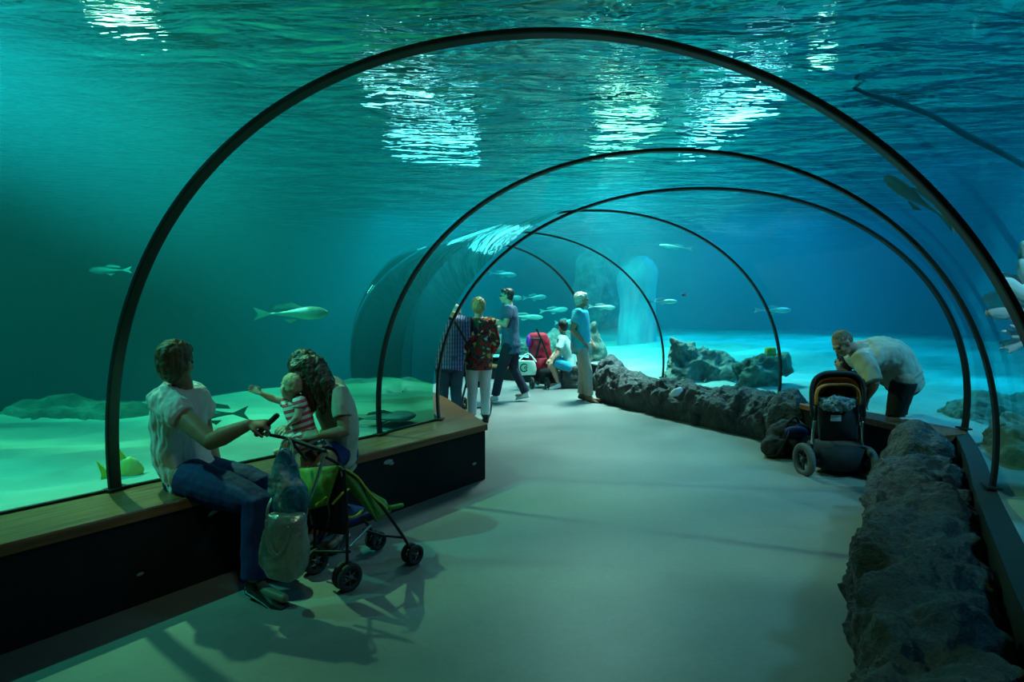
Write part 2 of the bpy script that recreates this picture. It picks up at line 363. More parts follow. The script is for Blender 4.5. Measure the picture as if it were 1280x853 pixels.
# ------------------------------------------------------------------ tunnel: six ribs, acrylic, floor
HC, EX = 0.719, 0.956
ARCH = [(-3.0, -1.9, -.29, 2.32, 1.98), (-2.1, -.3, -.29, 2.32, 1.98), (-1.2, 1.27, -.29, 2.32, 1.98),
        (-.215, 2.699, -.336, 2.179, 1.977), (.845, 4.169, -.361, 2.06, 1.868), (1.585, 5.329, -.096, 2.278, 1.842),
        (.918, 7.239, -.064, 2.232, 1.951), (-.034, 8.801, -.026, 2.22, 1.892), (-.473, 10.468, .519, 2.193, 1.913),
        (-1.68, 11.65, 1.23, 2.17, 1.9)]
def arch_pt(A, th, off=0.0):
    cx, cy, a, ra, rb = A; C, S = math.cos(th), math.sin(th)
    x = math.copysign(abs(C)**EX, C)*(ra+off); z = math.copysign(abs(S)**EX, S)*(rb+off)
    return V((cx+x*math.cos(a), cy+x*math.sin(a), HC+z))
def arch_lerp(t):
    i = min(int(t), len(ARCH)-2); k = t-i
    return tuple(a+(b-a)*k for a, b in zip(ARCH[i], ARCH[i+1]))
TH0 = -math.asin((HC-.5)/1.9)*1.05
def base_pt(A, side, z=.5, off=0.0):
    th = TH0 if side > 0 else PI-TH0
    q = arch_pt(A, th, off); q.z = z; return q
# ribs
RIBW = {3: .036, 4: .027, 5: .036, 6: .032, 7: .032, 8: .03}
rib_txt = {3: 'black curved tunnel rib nearest the camera, framing the whole view', 4: 'second black tunnel rib from the camera, thinner, behind the long haired woman',
           5: 'black tunnel rib standing at the corner of the wooden bench', 6: 'black tunnel rib whose foot stands by the yellow sponge behind the rock ledge',
           7: 'black tunnel rib footed beside the pale blue pillar', 8: 'farthest black tunnel rib, ending behind the man in the turquoise polo'}
for i, w in RIBW.items():
    A = ARCH[i]; bm = bmesh.new(); rows = []
    nT = 120; t0 = -math.asin((HC-.46)/A[4]); 
    nrm = V((-math.sin(A[2]), math.cos(A[2]), 0))
    for k in range(nT+1):
        th = t0+(PI-2*t0)*k/nT
        row = []
        for (dn, dr) in ((-w, -.007), (-w*.75, -.010), (w*.75, -.010), (w, -.007), (w, .010), (-w, .010)):
            row.append(bm.verts.new(arch_pt(A, th, dr)+nrm*dn))
        rows.append(row)
    for a, b in zip(rows[:-1], rows[1:]):
        for k in range(6): bm.faces.new((a[k], b[k], b[(k+1) % 6], a[(k+1) % 6]))
    bm.faces.new(rows[0]); bm.faces.new(rows[-1][::-1]); bmesh.ops.recalc_face_normals(bm, faces=bm.faces)
    r = thing('tunnel_rib', rib_txt[i], 'rib', base_pt(A, -1, .5), 'black tunnel ribs')
    obj('arch_beam', bm, M['black_metal'], r, False)
    for s in (-1, 1):
        bm = bmesh.new(); q = base_pt(A, s, .505); box(bm, (q.x, q.y, .512), .07, .12, .014, V((math.cos(A[2]), math.sin(A[2]), 0)), nrm, .003)
        obj('foot_plate', bm, M['black_metal'], r, False)
# acrylic shell (one panel between each pair of ribs)
SUB, NT = 8, 60
for i in range(len(ARCH)-1):
    def f(a, b, i=i):
        A = arch_lerp(i+a/SUB); t0 = -math.asin((HC-.44)/A[4])
        return arch_pt(A, t0+(PI-2*t0)*b/NT, .045)
    o = grid('window_%d' % (i+1), f, SUB+1, NT+1, M['acrylic'], flip=False)
    # normals must point into the tunnel
    me = o.data; q = me.polygons[len(me.polygons)//2]; A = arch_lerp(i+.5)
    if q.normal.dot(V((A[0], A[1], .7))-q.center) < 0: me.flip_normals()
    struct(o)
# floor
bm = bmesh.new()
L = []; Rr = []
for k in range(0, (len(ARCH)-1)*4+1):
    A = arch_lerp(k/4); L.append(bm.verts.new(base_pt(A, -1, 0, .3))); Rr.append(bm.verts.new(base_pt(A, 1, 0, .3)))
for k in range(len(L)-1): bm.faces.new((L[k], Rr[k], Rr[k+1], L[k+1]))
for v_ in bm.verts: v_.co.z = 0
struct(obj('floor', bm, M['floor'], None, False))
# dark end wall of the tunnel
A = ARCH[-1]; bm = bmesh.new(); t0 = -math.asin((HC-.44)/A[4]); pr = [arch_pt(A, t0+(PI-2*t0)*b/40, .04) for b in range(41)]
nr_ = V((-math.sin(A[2]), math.cos(A[2]), 0))*.0
pr = [V((pr[0].x, pr[0].y, 0))]+pr+[V((pr[-1].x, pr[-1].y, 0))]
bm.faces.new([bm.verts.new(p_) for p_ in pr]); bm.normal_update()
if list(bm.faces)[0].normal.dot(V((math.sin(A[2]), -math.cos(A[2]), 0))) < 0: bmesh.ops.reverse_faces(bm, faces=bm.faces[:])
struct(obj('window_%d' % len(ARCH), bm, M['acrylic'], None, False))
# footprint polygon of the tunnel (for cutting the sand)
foot = [base_pt(arch_lerp(k/4), -1, 0, -.03) for k in range(0, (len(ARCH)-1)*4+1)] + [base_pt(arch_lerp(k/4), 1, 0, -.03) for k in range((len(ARCH)-1)*4, -1, -1)]
FX = np.array([p_.x for p_ in foot]); FY = np.array([p_.y for p_ in foot])
def inside(x, y):
    r = np.zeros(x.shape, bool); j = len(FX)-1
    for i in range(len(FX)):
        c = ((FY[i] > y) != (FY[j] > y)) & (x < (FX[j]-FX[i])*(y-FY[i])/(FY[j]-FY[i]+1e-12)+FX[i]); r ^= c; j = i
    return r
# sand bed
XMIN, XMAX, YMIN, YMAX = -13, 15, -5, 23
step = .085
nx = int((XMAX-XMIN)/step)+1; ny = int((YMAX-YMIN)/step)+1
gx, gy = np.meshgrid(np.linspace(XMIN, XMAX, nx), np.linspace(YMIN, YMAX, ny), indexing='ij')
# drop-off on the left, line (-4.9,6) .. (-1.1,10.3)
d = ((gx+4.9)*(-.75)+(gy-6.0)*.66)         # >0 beyond the line
def sstep(a, b, x): t = np.clip((x-a)/(b-a), 0, 1); return t*t*(3-2*t)
z = .45+.02*np.sin(gx*2.1+gy*1.3+1.2*np.sin(gy*.9))+.022*np.sin(gx*2.2-gy*5.3+1.8*np.sin(gx*1.1))+.015*np.sin(gy*13-gx*6+2.4*np.sin(gx*1.7+gy*.5))
wl = sstep(0, 2.2, d)*sstep(-.2, -2.0, gx-(-.2))
z = z-2.2*wl
dist_edge = sstep(9, 14, gy)*sstep(0, 4, gx)
z = z + .25*dist_edge
ins = inside(gx, gy)
cen = inside((gx[:-1, :-1]+gx[1:, 1:])/2, (gy[:-1, :-1]+gy[1:, 1:])/2)
verts = np.stack([gx, gy, z], -1).reshape(-1, 3)
idx = np.arange(nx*ny).reshape(nx, ny)
quads = np.stack([idx[:-1, :-1], idx[1:, :-1], idx[1:, 1:], idx[:-1, 1:]], -1)[~cen]
me = bpy.data.meshes.new('sand_bed'); me.from_pydata(verts.tolist(), [], quads.tolist()); me.update()
struct(link_mesh('sand_bed', me, M['sand']), 'pale rippled sand bed of the aquarium')
# tank walls and hall above
bm = bmesh.new()
ring = []
for k in range(64):
    a = 2*PI*k/64; c_, s_ = math.cos(a), math.sin(a); e_ = .6
    ring.append((1+13.6*math.copysign(abs(c_)**e_, c_), 9+13.6*math.copysign(abs(s_)**e_, s_)))
lo = [bm.verts.new((x, y, -2.5)) for x, y in ring]; hi = [bm.verts.new((x, y, 7.5)) for x, y in ring]
for k in range(64): bm.faces.new((lo[k], hi[k], hi[(k+1) % 64], lo[(k+1) % 64]))
struct(obj('wall_back', bm, M['tank_wall']))
bm = bmesh.new(); bm.faces.new([bm.verts.new((x, y, 7.5)) for x, y in ring]); struct(obj('ceiling', bm, M['ceiling'], None, False))
bm = bmesh.new(); bm.faces.new([bm.verts.new((x, y, -2.5)) for x, y in ring]); struct(obj('tank_bottom', bm, M['sand'], None, False), 'dark deep tank bottom')
# water surface
SZ = 3.75
n_ = 380
def wf(i, j):
    x = XMIN-1+(XMAX-XMIN+2)*i/(n_-1); y = YMIN-1+(YMAX-YMIN+2)*j/(n_-1)
    return (x, y, SZ+.035*noise.noise(V((x*.8, y*1.7, 0)))+.012*noise.noise(V((x*2.0, y*4.2, 5))))
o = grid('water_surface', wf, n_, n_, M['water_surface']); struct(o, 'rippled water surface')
# body of water around the tunnel
bm = bmesh.new()
lo = [bm.verts.new((x*.995+.0, y*.995, -2.4)) for x, y in ring]; hi = [bm.verts.new((x*.995, y*.995, SZ-.06)) for x, y in ring]
for k in range(64): bm.faces.new((lo[k], lo[(k+1) % 64], hi[(k+1) % 64], hi[k]))
bm.faces.new(lo[::-1]); bm.faces.new(hi)
rows = []
for a in range((len(ARCH)-1)*4+1):
    A = arch_lerp(a/4); t0 = -math.asin((HC-.44)/A[4]); row = []
    for b in range(31): row.append(bm.verts.new(arch_pt(A, t0+(PI-2*t0)*b/30, .055)))
    q1, q2 = row[0].co, row[-1].co
    row.append(bm.verts.new((q2.x, q2.y, -.2))); row.append(bm.verts.new((q1.x, q1.y, -.2))); rows.append(row)
inner = []
for a, b in zip(rows[:-1], rows[1:]):
    for k in range(33): inner.append(bm.faces.new((a[k], b[k], b[(k+1) % 33], a[(k+1) % 33])))
inner.append(bm.faces.new(rows[0])); inner.append(bm.faces.new(rows[-1][::-1]))
bmesh.ops.recalc_face_normals(bm, faces=inner)
o = obj('tank_water', bm, M['water_body'], None, False)
bmq = bmesh.new(); bmq.from_mesh(o.data)
bmesh.ops.recalc_face_normals(bmq, faces=bmq.faces)
# the inner tube faces the other way (it is a hole)
bmq.faces.ensure_lookup_table(); n_out = 66
bmesh.ops.reverse_faces(bmq, faces=bmq.faces[n_out:]); bmq.to_mesh(o.data); bmq.free()
struct(o, 'hazy blue green tank water')

# ------------------------------------------------------------------ benches and curbs
def plank_run(name, front, back, z0, z1, mt_top, mt_panel, label, thick=.055, over=.025, cat='bench'):
    """front/back: matching lists of xy; plank top at z1, panel below"""
    t = thing(name, label, cat, (front[0][0], front[0][1], z0))
    bm = bmesh.new(); rows = []
    n = len(front)
    for (fx, fy), (bx, by) in zip(front, back):
        fv = V((fx, fy, 0)); bv = V((bx, by, 0)); dd = (fv-bv).normalized()*over
        a = fv+dd
        rows.append([bm.verts.new((a.x, a.y, z1-thick)), bm.verts.new((a.x, a.y, z1-.008)), bm.verts.new((a.x-dd.x*.3, a.y-dd.y*.3, z1)), bm.verts.new((bx, by, z1)), bm.verts.new((bx, by, z1-thick))])
    for a, b in zip(rows[:-1], rows[1:]):
        for k in range(5): bm.faces.new((a[k], b[k], b[(k+1) % 5], a[(k+1) % 5]))
    bm.faces.new(rows[0][::-1]); bm.faces.new(rows[-1]); bmesh.ops.recalc_face_normals(bm, faces=bm.faces)
    obj('plank_top', bm, mt_top, t, False)
    bm = bmesh.new(); rows = []
    for (fx, fy), (bx, by) in zip(front, back):
        rows.append([bm.verts.new((fx, fy, z0)), bm.verts.new((fx, fy, z1-thick)), bm.verts.new((bx, by, z1-thick)), bm.verts.new((bx, by, z0))])
    for a, b in zip(rows[:-1], rows[1:]):
        for k in range(4): bm.faces.new((a[k], b[k], b[(k+1) % 4], a[(k+1) % 4]))
    bm.faces.new(rows[0][::-1]); bm.faces.new(rows[-1]); bmesh.ops.recalc_face_normals(bm, faces=bm.faces)
    obj('front_panel', bm, mt_panel, t, False)
    return t
def B(k, s, off=0.0): q = base_pt(arch_lerp(k), s, 0, off); return (q.x, q.y)
bench = plank_run('wooden_bench', [(-4.6, -.55), (-3.9, .4), (-2.26, 2.63), (-.24, 5.37), (-.77, 6.9), (-1.0, 7.4), (-1.85, 8.65), (-2.05, 9.1)],
          [B(1.2, -1), B(2, -1), B(3, -1), B(5, -1), B(5.6, -1), B(6, -1), B(7, -1), B(8, -1)], 0, .5, M['wood'], M['bench_panel'],
          'long brown wooden bench with black front panel under the left window')
for (x_, y_, z_, w_, h_) in ((-.919, 4.449, .394, .05, .018), (-.90, 4.475, .375, .025, .012), (-.331, 5.247, .17, .03, .012), (-1.93, 3.08, .16, .02, .01)):
    bm = bmesh.new(); ball(bm, (x_+.8*.003, y_-.6*.003, z_), w_, .002, h_, V((.59, .8, 0)), V((.8, -.59, 0)), V((0, 0, 1)), 8, 6)
    o = obj('scuff_mark', bm, M['label_grey'], bench)
plank_run('wooden_bench', [(3.42, 4.85), (3.42, 5.3), (3.22, 6.1), (3.12, 6.5)], [B(4.9, 1), B(5, 1), B(5.5, 1), B(5.7, 1)], 0, .5, M['wood'], M['bench_panel'],
          'dark wooden bench behind the stooping man and his pushchair')
plank_run('wooden_bench', [(.85, 11.75), (.1, 12.45), (-.6, 12.95), (-1.1, 13.25)], [B(8.1, 1), B(8.4, 1), B(8.8, 1), B(9, 1)], 0, .28, M['wood'], M['bench_panel'],
          'low far bench below the water behind the walking man', .04)
# curb along the right glass
bm = bmesh.new(); rows = []
for k in np.linspace(1.0, 5.0, 18):
    a = V((*B(k, 1, -.085), 0)); b = V((*B(k, 1, .02), 0))
    rows.append([bm.verts.new((a.x, a.y, 0)), bm.verts.new((a.x, a.y, .49)), bm.verts.new((b.x, b.y, .5)), bm.verts.new((b.x, b.y, 0))])
for a, b in zip(rows[:-1], rows[1:]):
    for k in range(4): bm.faces.new((a[k], b[k], b[(k+1) % 4], a[(k+1) % 4]))
bm.faces.new(rows[0]); bm.faces.new(rows[-1][::-1]); bmesh.ops.recalc_face_normals(bm, faces=bm.faces)
struct(obj('trim_1', bm, M['black_metal'], None, False))
bm = bmesh.new(); rows = []
for k in np.linspace(5.7, 8.4, 16):
    a = V((*B(k, 1, -.10), 0)); b = V((*B(k, 1, .02), 0)); zt = .47
    rows.append([bm.verts.new((a.x, a.y, 0)), bm.verts.new((a.x, a.y, zt)), bm.verts.new((b.x, b.y, zt)), bm.verts.new((b.x, b.y, 0))])
for a, b in zip(rows[:-1], rows[1:]):
    for k in range(4): bm.faces.new((a[k], b[k], b[(k+1) % 4], a[(k+1) % 4]))
bm.faces.new(rows[0]); bm.faces.new(rows[-1][::-1]); bmesh.ops.recalc_face_normals(bm, faces=bm.faces)
struct(obj('trim_2', bm, M['bench_panel'], None, False))
# dark gasket bead along the left glass on the bench
bm = bmesh.new(); pts = [V((*B(k, -1, -.0), .505)) for k in np.linspace(1.2, 8, 60)]
tube(bm, pts, .014, 6); struct(obj('trim_3', bm, M['black_metal']))

# ------------------------------------------------------------------ rocks
def rn(co, s, seed=0): return noise.fractal(V((co[0]*s+seed, co[1]*s, co[2]*s)), 1.0, 2.1, 5)
def rough_disp(co, seed, big, fine):
    a = noise.noise(V((co.x*2.2+seed, co.y*2.2, co.z*2.2)))*big
    r_ = noise.ridged_multi_fractal(V((co.x*3.5, co.y*3.5+seed, co.z*3.5)), 1.0, 2.2, 5, 1.0, 2.0)
    b = (r_-1.2)*fine
    dd_, _ = noise.voronoi(V((co.x*3.2+seed, co.y*4.6, co.z*4))); b += min(dd_[1]-dd_[0], .5)*big*1.3-.2*big
    c = noise.fractal(V((co.x*14+seed, co.y*14, co.z*14)), .9, 2.1, 4)*fine*.35
    return a+b+c
def rock_ledge(name, path, w, h, mt, label, seed=1, nu=260, nv=80, big=.09, fine=.035, undercut=.5, lumps=()):
    """path: list of (x, y, halfwidth scale, height scale) along the middle of the ledge"""
    P3 = catmull([V((p_[0], p_[1], 0)) for p_ in path], 20); Sc = catmull([V((p_[2], p_[3], 0)) for p_ in path], 20)
    Ln = len(P3)
    def cen(t):
        k = t*(Ln-1); i = min(int(k), Ln-2); f_ = k-i
        return P3[i].lerp(P3[i+1], f_), Sc[i].lerp(Sc[i+1], f_), (P3[i+1]-P3[i]).normalized()
    def f(i, j):
        t = i/(nu-1); c, s, tg = cen(t); side = V((tg.y, -tg.x, 0))
        e = 1.0; tip = min(t, 1-t)*nu/14
        if tip < 1: e = math.sqrt(max(0, 1-(1-tip)**2))
        a = PI*(j/(nv-1))*1.0
        # from right foot, over the top, to left foot; bulging above the foot
        x = math.cos(a); zz = math.sin(a)
        x = math.copysign(abs(x)**.75, x); zz = zz**.6
        if zz < undercut: x *= 1-.28*(1-zz/undercut)
        co = c+side*(x*w*s.x*max(e, .15))+V((0, 0, zz*h*s.y*max(e, .02)))
        nrm = (side*x+V((0, 0, zz*.8+.05))).normalized()
        dsp = rough_disp(co, seed, big, fine)*min(1, zz*3+.15)*max(e, .2)
        co = co+nrm*dsp
        if j in (0, nv-1): co.z = -.01
        co.z = max(co.z, -.01); return co
    o = grid(name, f, nu, nv, mt); tag(o, label, 'rock'); return o
def boulder(name, c, r, mt, label, seed=0, sub=6, big=.25, fine=.08, flat=.0, cat='rock', shape=None, lo=None):
    bm = bmesh.new(); bmesh.ops.create_icosphere(bm, subdivisions=sub, radius=1)
    for v in bm.verts:
        n = v.co.normalized(); co = V((n.x*r[0], n.y*r[1], n.z*r[2]))
        if shape: co = shape(co, n)
        m_ = min(r)
        p_ = n*1.3
        dsp = noise.noise(p_*1.3+V((seed, 0, 0)))*big + (noise.ridged_multi_fractal(p_*2.2+V((0, seed, 0)), 1.0, 2.2, 5, 1, 2)-1.2)*fine + noise.fractal(p_*9, .9, 2.1, 4)*fine*.3
        v.co = V(c)+co+n*dsp*m_
        if lo is not None: v.co.z = max(v.co.z, lo)
    o = obj(name, bm, mt); tag(o, label, cat); return o

# near ledge on the right
near = [(1.03+(y_-1.45)*.662, y_, .96+.08*math.sin(y_*5), h_) for y_, h_ in ((1.45, .85), (2.0, .9), (2.5, .95), (2.9, .93), (3.3, 1.02), (3.7, .98), (4.05, 1.05), (4.45, 1.0))]
rock_ledge('rock_ledge', near, .295, .48, M['rock_dark'], 'long dark craggy rock ledge running along the right window in the foreground', 3, 440, 140, .08, .055)
boulder('boulder', (3.2, 4.72, .27), (.25, .26, .36), M['rock_mid'], 'smooth grey boulder at the far end of the foreground rock ledge', 4, 6, .2, .05, lo=0)
midp = [(3.12, 6.75, .9, .9), (3.0, 7.15, 1, 1.0), (2.75, 7.6, 1, 1.0), (2.5, 8.05, 1, 1.05), (2.2, 8.6, .95, .95), (1.95, 9.05, .95, 1.0), (1.75, 9.5, .95, 1.1), (1.5, 9.95, .9, 1.1)]
rock_ledge('rock_ledge', midp, .27, .5, M['rock_mid'], 'low craggy grey rock ledge curving along the window beyond the pushchair', 8, 380, 90, .08, .05)
boulder('boulder', (3.08, 6.72, .28), (.24, .24, .34), M['rock_mid'], 'rounded dark boulder at the near end of the curving rock ledge', 11, 6, .22, .07, lo=0)
boulder('boulder', (1.62, 9.98, .35), (.27, .27, .38), M['rock_mid'], 'knobbly boulder beside the legs of the man in turquoise polo', 15, 6, .25, .08, lo=0)

# reef rocks in the water
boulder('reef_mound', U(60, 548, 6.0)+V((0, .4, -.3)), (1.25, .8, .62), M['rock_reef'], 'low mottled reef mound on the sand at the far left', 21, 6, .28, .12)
def rock_form(name, paths, mt, label, vox=.018, a1=.10, a2=.10, seed=0):
    bm = bmesh.new()
    for P_ in paths: tube(bm, [p_ for p_, r in P_], [r for p_, r in P_], 16, smooth_n=4)
    o = obj(name, bm, mt); fuse(o, vox, 2, lambda co: a1*noise.noise(co*2.6+V((seed, 0, 0)))+a2*(noise.ridged_multi_fractal(co*3.2, 1, 2.2, 4, 1, 2)-1.2)+.02*noise.noise(co*16))
    tag(o, label, 'rock'); return o
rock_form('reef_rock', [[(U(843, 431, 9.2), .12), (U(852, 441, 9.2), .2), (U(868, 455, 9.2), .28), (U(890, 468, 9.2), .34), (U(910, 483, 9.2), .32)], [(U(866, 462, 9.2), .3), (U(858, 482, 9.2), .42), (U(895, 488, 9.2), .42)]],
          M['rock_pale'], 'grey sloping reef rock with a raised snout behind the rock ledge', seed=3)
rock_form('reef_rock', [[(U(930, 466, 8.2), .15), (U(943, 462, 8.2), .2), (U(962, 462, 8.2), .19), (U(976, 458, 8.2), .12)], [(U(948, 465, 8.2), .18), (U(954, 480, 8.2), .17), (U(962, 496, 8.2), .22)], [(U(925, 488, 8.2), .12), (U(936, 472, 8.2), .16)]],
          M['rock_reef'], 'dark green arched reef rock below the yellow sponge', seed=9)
q = U(963, 442, 8.25); bm = bmesh.new(); box(bm, q, .13, .13, .17, bev=.03); tag(obj('yellow_sponge', bm, M['sponge']), 'dull yellow block sponge on the dark reef rock', 'sponge')
# upright stone figure behind the standing man
bm = bmesh.new()
qs = [(744, 458, .14), (746, 448, .17), (744, 435, .16), (742, 425, .13), (741, 415, .10), (742, 408, .07)]
tube(bm, [U(x, y, 11.6) for x, y, r in qs], [r*1.15 for x, y, r in qs], 20, smooth_n=4)
o = obj('stone_column', bm, M['rock_pale']); fuse(o, .03, 2, lambda co: .05*noise.fractal(co*5, 1, 2, 4)); tag(o, 'stubby grey stone rising behind the man in turquoise polo', 'rock')
# pillar
bm = bmesh.new(); Yp = 14.5
pts = [U(795, 450, Yp), U(796, 425, Yp), U(797, 390, Yp), U(797, 370, Yp), U(796, 352, Yp), U(799, 343, Yp)]
tube(bm, pts, [.55, .46, .42, .43, .48, .44], 28, smooth_n=5)
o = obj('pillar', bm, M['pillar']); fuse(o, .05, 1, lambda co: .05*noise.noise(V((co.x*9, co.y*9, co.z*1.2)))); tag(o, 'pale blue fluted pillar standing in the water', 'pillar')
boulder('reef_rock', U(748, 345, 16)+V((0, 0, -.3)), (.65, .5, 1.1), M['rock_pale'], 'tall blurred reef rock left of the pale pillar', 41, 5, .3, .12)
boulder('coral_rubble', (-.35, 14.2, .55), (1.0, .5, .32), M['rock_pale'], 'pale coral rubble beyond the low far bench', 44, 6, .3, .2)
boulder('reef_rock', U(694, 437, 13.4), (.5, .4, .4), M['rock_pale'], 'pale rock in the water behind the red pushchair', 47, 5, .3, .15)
# rocks outside the near right glass
boulder('reef_rock', (3.95, 4.3, .3), (.5, .65, .45), M['rock_beige'], 'beige rock face right against the glass at the lower right edge', 51, 6, .3, .15)
boulder('reef_rock', (4.75, 5.9, .35), (.5, .5, .34), M['rock_beige'], 'smaller beige rock in the water farther off, past the lower right rock face', 53, 6, .3, .15)
bm = bmesh.new(); tube(bm, [U(838, 494, 7.3), U(845, 491, 7.25), U(851, 487, 7.3)], [.02, .05, .03], 10, flat=.25)
tag(obj('paper_scrap', bm, M['paper']), 'crumpled white paper scrap lying on the curving rock ledge', 'paper')

# coral at right
boulder('reef_rock', (3.35, 3.25, .75), (.33, .4, 1.25), M['rock_beige'], 'tall reef rock outside the right window carrying the white coral', 61, 6, .3, .1)
def coral(c, n, size, label, seed, a0, a1, rr):
    random.seed(seed); bm = bmesh.new()
    for k in range(n):
        a = math.radians(a0+(a1-a0)*k/(n-1)); L_ = size*random.uniform(.8, 1.1)
        d_ = V((math.cos(a), random.uniform(-.25, .25), math.sin(a)))
        p0 = V(c); r0 = size*rr
        tube(bm, [p0, p0+d_*L_*.5, p0+d_*L_*.85, p0+d_*L_], [r0*.7, r0*1.2, r0*1.3, r0*.8], 10, smooth_n=3, flat=.6)
    o = obj('coral', bm, M['coral_white']); fuse(o, .007, 2); tag(o, label, 'coral')
coral(U(1305, 385, 3.05), 8, .30, 'large white and lilac fluted coral at the right edge of the view', 3, 185, 80, .12)
coral(U(1296, 420, 3.05), 9, .16, 'small white spiky shape below the large fluted coral, modelled in place of a reflection', 5, 215, 130, .06)  # second one is a solid shape standing in for a reflection

# ------------------------------------------------------------------ fish
def fish(name, label, cat, pos, d, L_, H, T, mt, mt_fin, tail=.22, up=V((0, 0, 1)), prof=None, fins=True, pitch=0):
    d = V(d).normalized(); s = d.cross(up).normalized(); u = s.cross(d)
    t = thing(name, label, cat, pos); c = V(pos)
    prof = prof or [(0, .05), (.06, .35), (.18, .75), (.35, 1), (.55, .9), (.75, .5), (.9, .2), (1, .13)]
    bm = bmesh.new(); secs = []
    for x, w_ in prof: secs.append((c+d*(L_*(.5-x*(1-tail))), u*H*.5*w_, s*T*.5*w_))
    S2 = []
    for i in range(len(secs)-1):
        for k in range(4):
            f_ = k/4; S2.append(tuple(a.lerp(b, f_) for a, b in zip(secs[i], secs[i+1])))
    S2.append(secs[-1]); rings(bm, S2, 18); obj('body', bm, mt, t)
    def fin(nm, P):
        bm = bmesh.new(); th = .006*max(1, L_)
        a = [bm.verts.new(p_+s*th) for p_ in P]; b = [bm.verts.new(p_-s*th) for p_ in P]
        bm.faces.new(a); bm.faces.new(b[::-1]); n = len(P)
        for k in range(n): bm.faces.new((a[k], b[k], b[(k+1) % n], a[(k+1) % n]))
        obj(nm, bm, mt_fin, t, False)
    e = c-d*(L_*(.5-tail))
    fin('tail_fin', [e+u*H*.06, e-d*L_*tail+u*H*.48, e-d*L_*tail*.7, e-d*L_*tail-u*H*.44, e-u*H*.06])
    if fins:
        fin('dorsal_fin', [c+d*L_*.15+u*H*.44, c+d*L_*.02+u*H*.78, c-d*L_*.2+u*H*.58, c-d*L_*.24+u*H*.33])
        fin('belly_fin', [c+d*L_*.1-u*H*.42, c-d*L_*.02-u*H*.72, c-d*L_*.1-u*H*.42])
    return t
fish('yellow_fish', 'yellow and silver fish just behind the foot of the nearest rib', 'fish', U(152, 590, 3.95), (1, .25, .08), .27, .19, .06, M['fish_yellow'], M['fish_fin_yellow'])
SH = [(0, .1), (.05, .5), (.15, .85), (.32, 1), (.5, .8), (.7, .42), (.88, .2), (1, .12)]
fish('silver_fish', 'pale elongated fish swimming in the dark water above the long haired woman', 'fish', U(364, 392, 6.2), (1, .1, .02), .74, .14, .12, M['fish_silver'], M['fish_silver'], prof=SH)
fish('silver_fish', 'faint slender fish in the dark water left of the nearest rib', 'fish', U(138, 338, 7.5), (-1, .2, 0), .62, .09, .08, M['fish_silver'], M['fish_silver'], prof=SH)
fish('shark', 'dark grey shark gliding behind the outstretched arm of the seated woman', 'shark', U(268, 518, 5.2), (-1, .1, -.05), .62, .13, .14, M['fish_grey'], M['fish_grey'], prof=SH)
fish('ray_fish', 'flat grey guitarfish resting on the sand beside the second rib', 'ray', U(478, 522, 5.6), (1, .25, .03), .62, .09, .34, M['fish_grey'], M['fish_grey'], prof=SH)
fish('silver_fish', 'small bright fish left of the third rib at mid height', 'fish', U(588, 332, 8.5), (1, .1, 0), .36, .07, .05, M['fish_silver'], M['fish_silver'], prof=SH)
fish('silver_fish', 'white tipped fish near the sand left of the plaid shirted man', 'fish', U(531, 438, 8.6), (-1, .2, .3), .2, .07, .05, M['fish_silver'], M['fish_silver'], prof=SH)
fish('silver_fish', 'pale long fish between the two rightmost far ribs, level with the stooping man', 'fish', U(966, 388, 9), (1, .1, 0), .58, .09, .08, M['fish_silver'], M['fish_silver'], prof=SH)
fish('silver_fish', 'thin pale fish swimming right of the pale pillar', 'fish', U(828, 377, 10), (1, .1, 0), .5, .08, .07, M['fish_silver'], M['fish_silver'], prof=SH)
fish('silver_fish', 'bright pale fish high behind the fourth rib near the surface', 'fish', U(845, 309, 11), (-1, .1, .12), .6, .07, .06, M['fish_silver'], M['fish_silver'], prof=SH)
for px, py, Yf, ln in ((655, 396, 14, .9), (692, 388, 14.5, .7), (668, 372, 15, .6), (640, 372, 15, .5), (706, 403, 14, .5), (628, 343, 15, .7)):
    fish('silver_fish', {655: 'pale fish right of the walking man, the largest of the far shoal', 692: 'pale fish in the far shoal nearest the grey haired man', 668: 'pale fish of the far shoal above the red pushchair', 640: 'pale fish of the far shoal right beside the walking man\'s head', 706: 'small pale fish just above the seated person in turquoise shorts', 628: 'topmost pale fish of the far shoal above the walking man'}[px], 'fish', U(px, py, Yf), (1, .15, random.uniform(-.1, .1)), ln, .13, .1, M['fish_silver'], M['fish_silver'], prof=SH)
fish('orange_fish', 'tiny orange brown fish in open water right of the pillar', 'fish', U(855, 369, 9), (-1, .1, .3), .08, .035, .02, M['orange_fabric'], M['orange_fabric'])
fish('silver_fish', 'pale fish gliding right of the head of the man in turquoise polo', 'fish', U(752, 384, 12), (1, .1, -.05), .55, .1, .08, M['fish_silver'], M['fish_silver'], prof=SH)
fish('olive_fish', 'long olive green fish hanging head up at the upper right of the tunnel', 'fish', U(1148, 250, 3.6), (U(1090, 210, 3.9)-U(1205, 290, 3.3)), .62, .08, .06, M['fish_olive'], M['fish_olive'], prof=SH)
bm = bmesh.new(); rp = [U(1050, 100, 6.4), U(1085, 118, 6.1), U(1120, 128, 5.9), U(1165, 145, 5.7), U(1210, 170, 5.5), U(1250, 190, 5.3), U(1300, 218, 5.1)]
tube(bm, rp, [.012, .02, .03, .02, .03, .024, .026], 10, smooth_n=5); tag(obj('floating_rope', bm, M['rope']), 'dark drooping rope under the water surface at the upper right', 'rope')

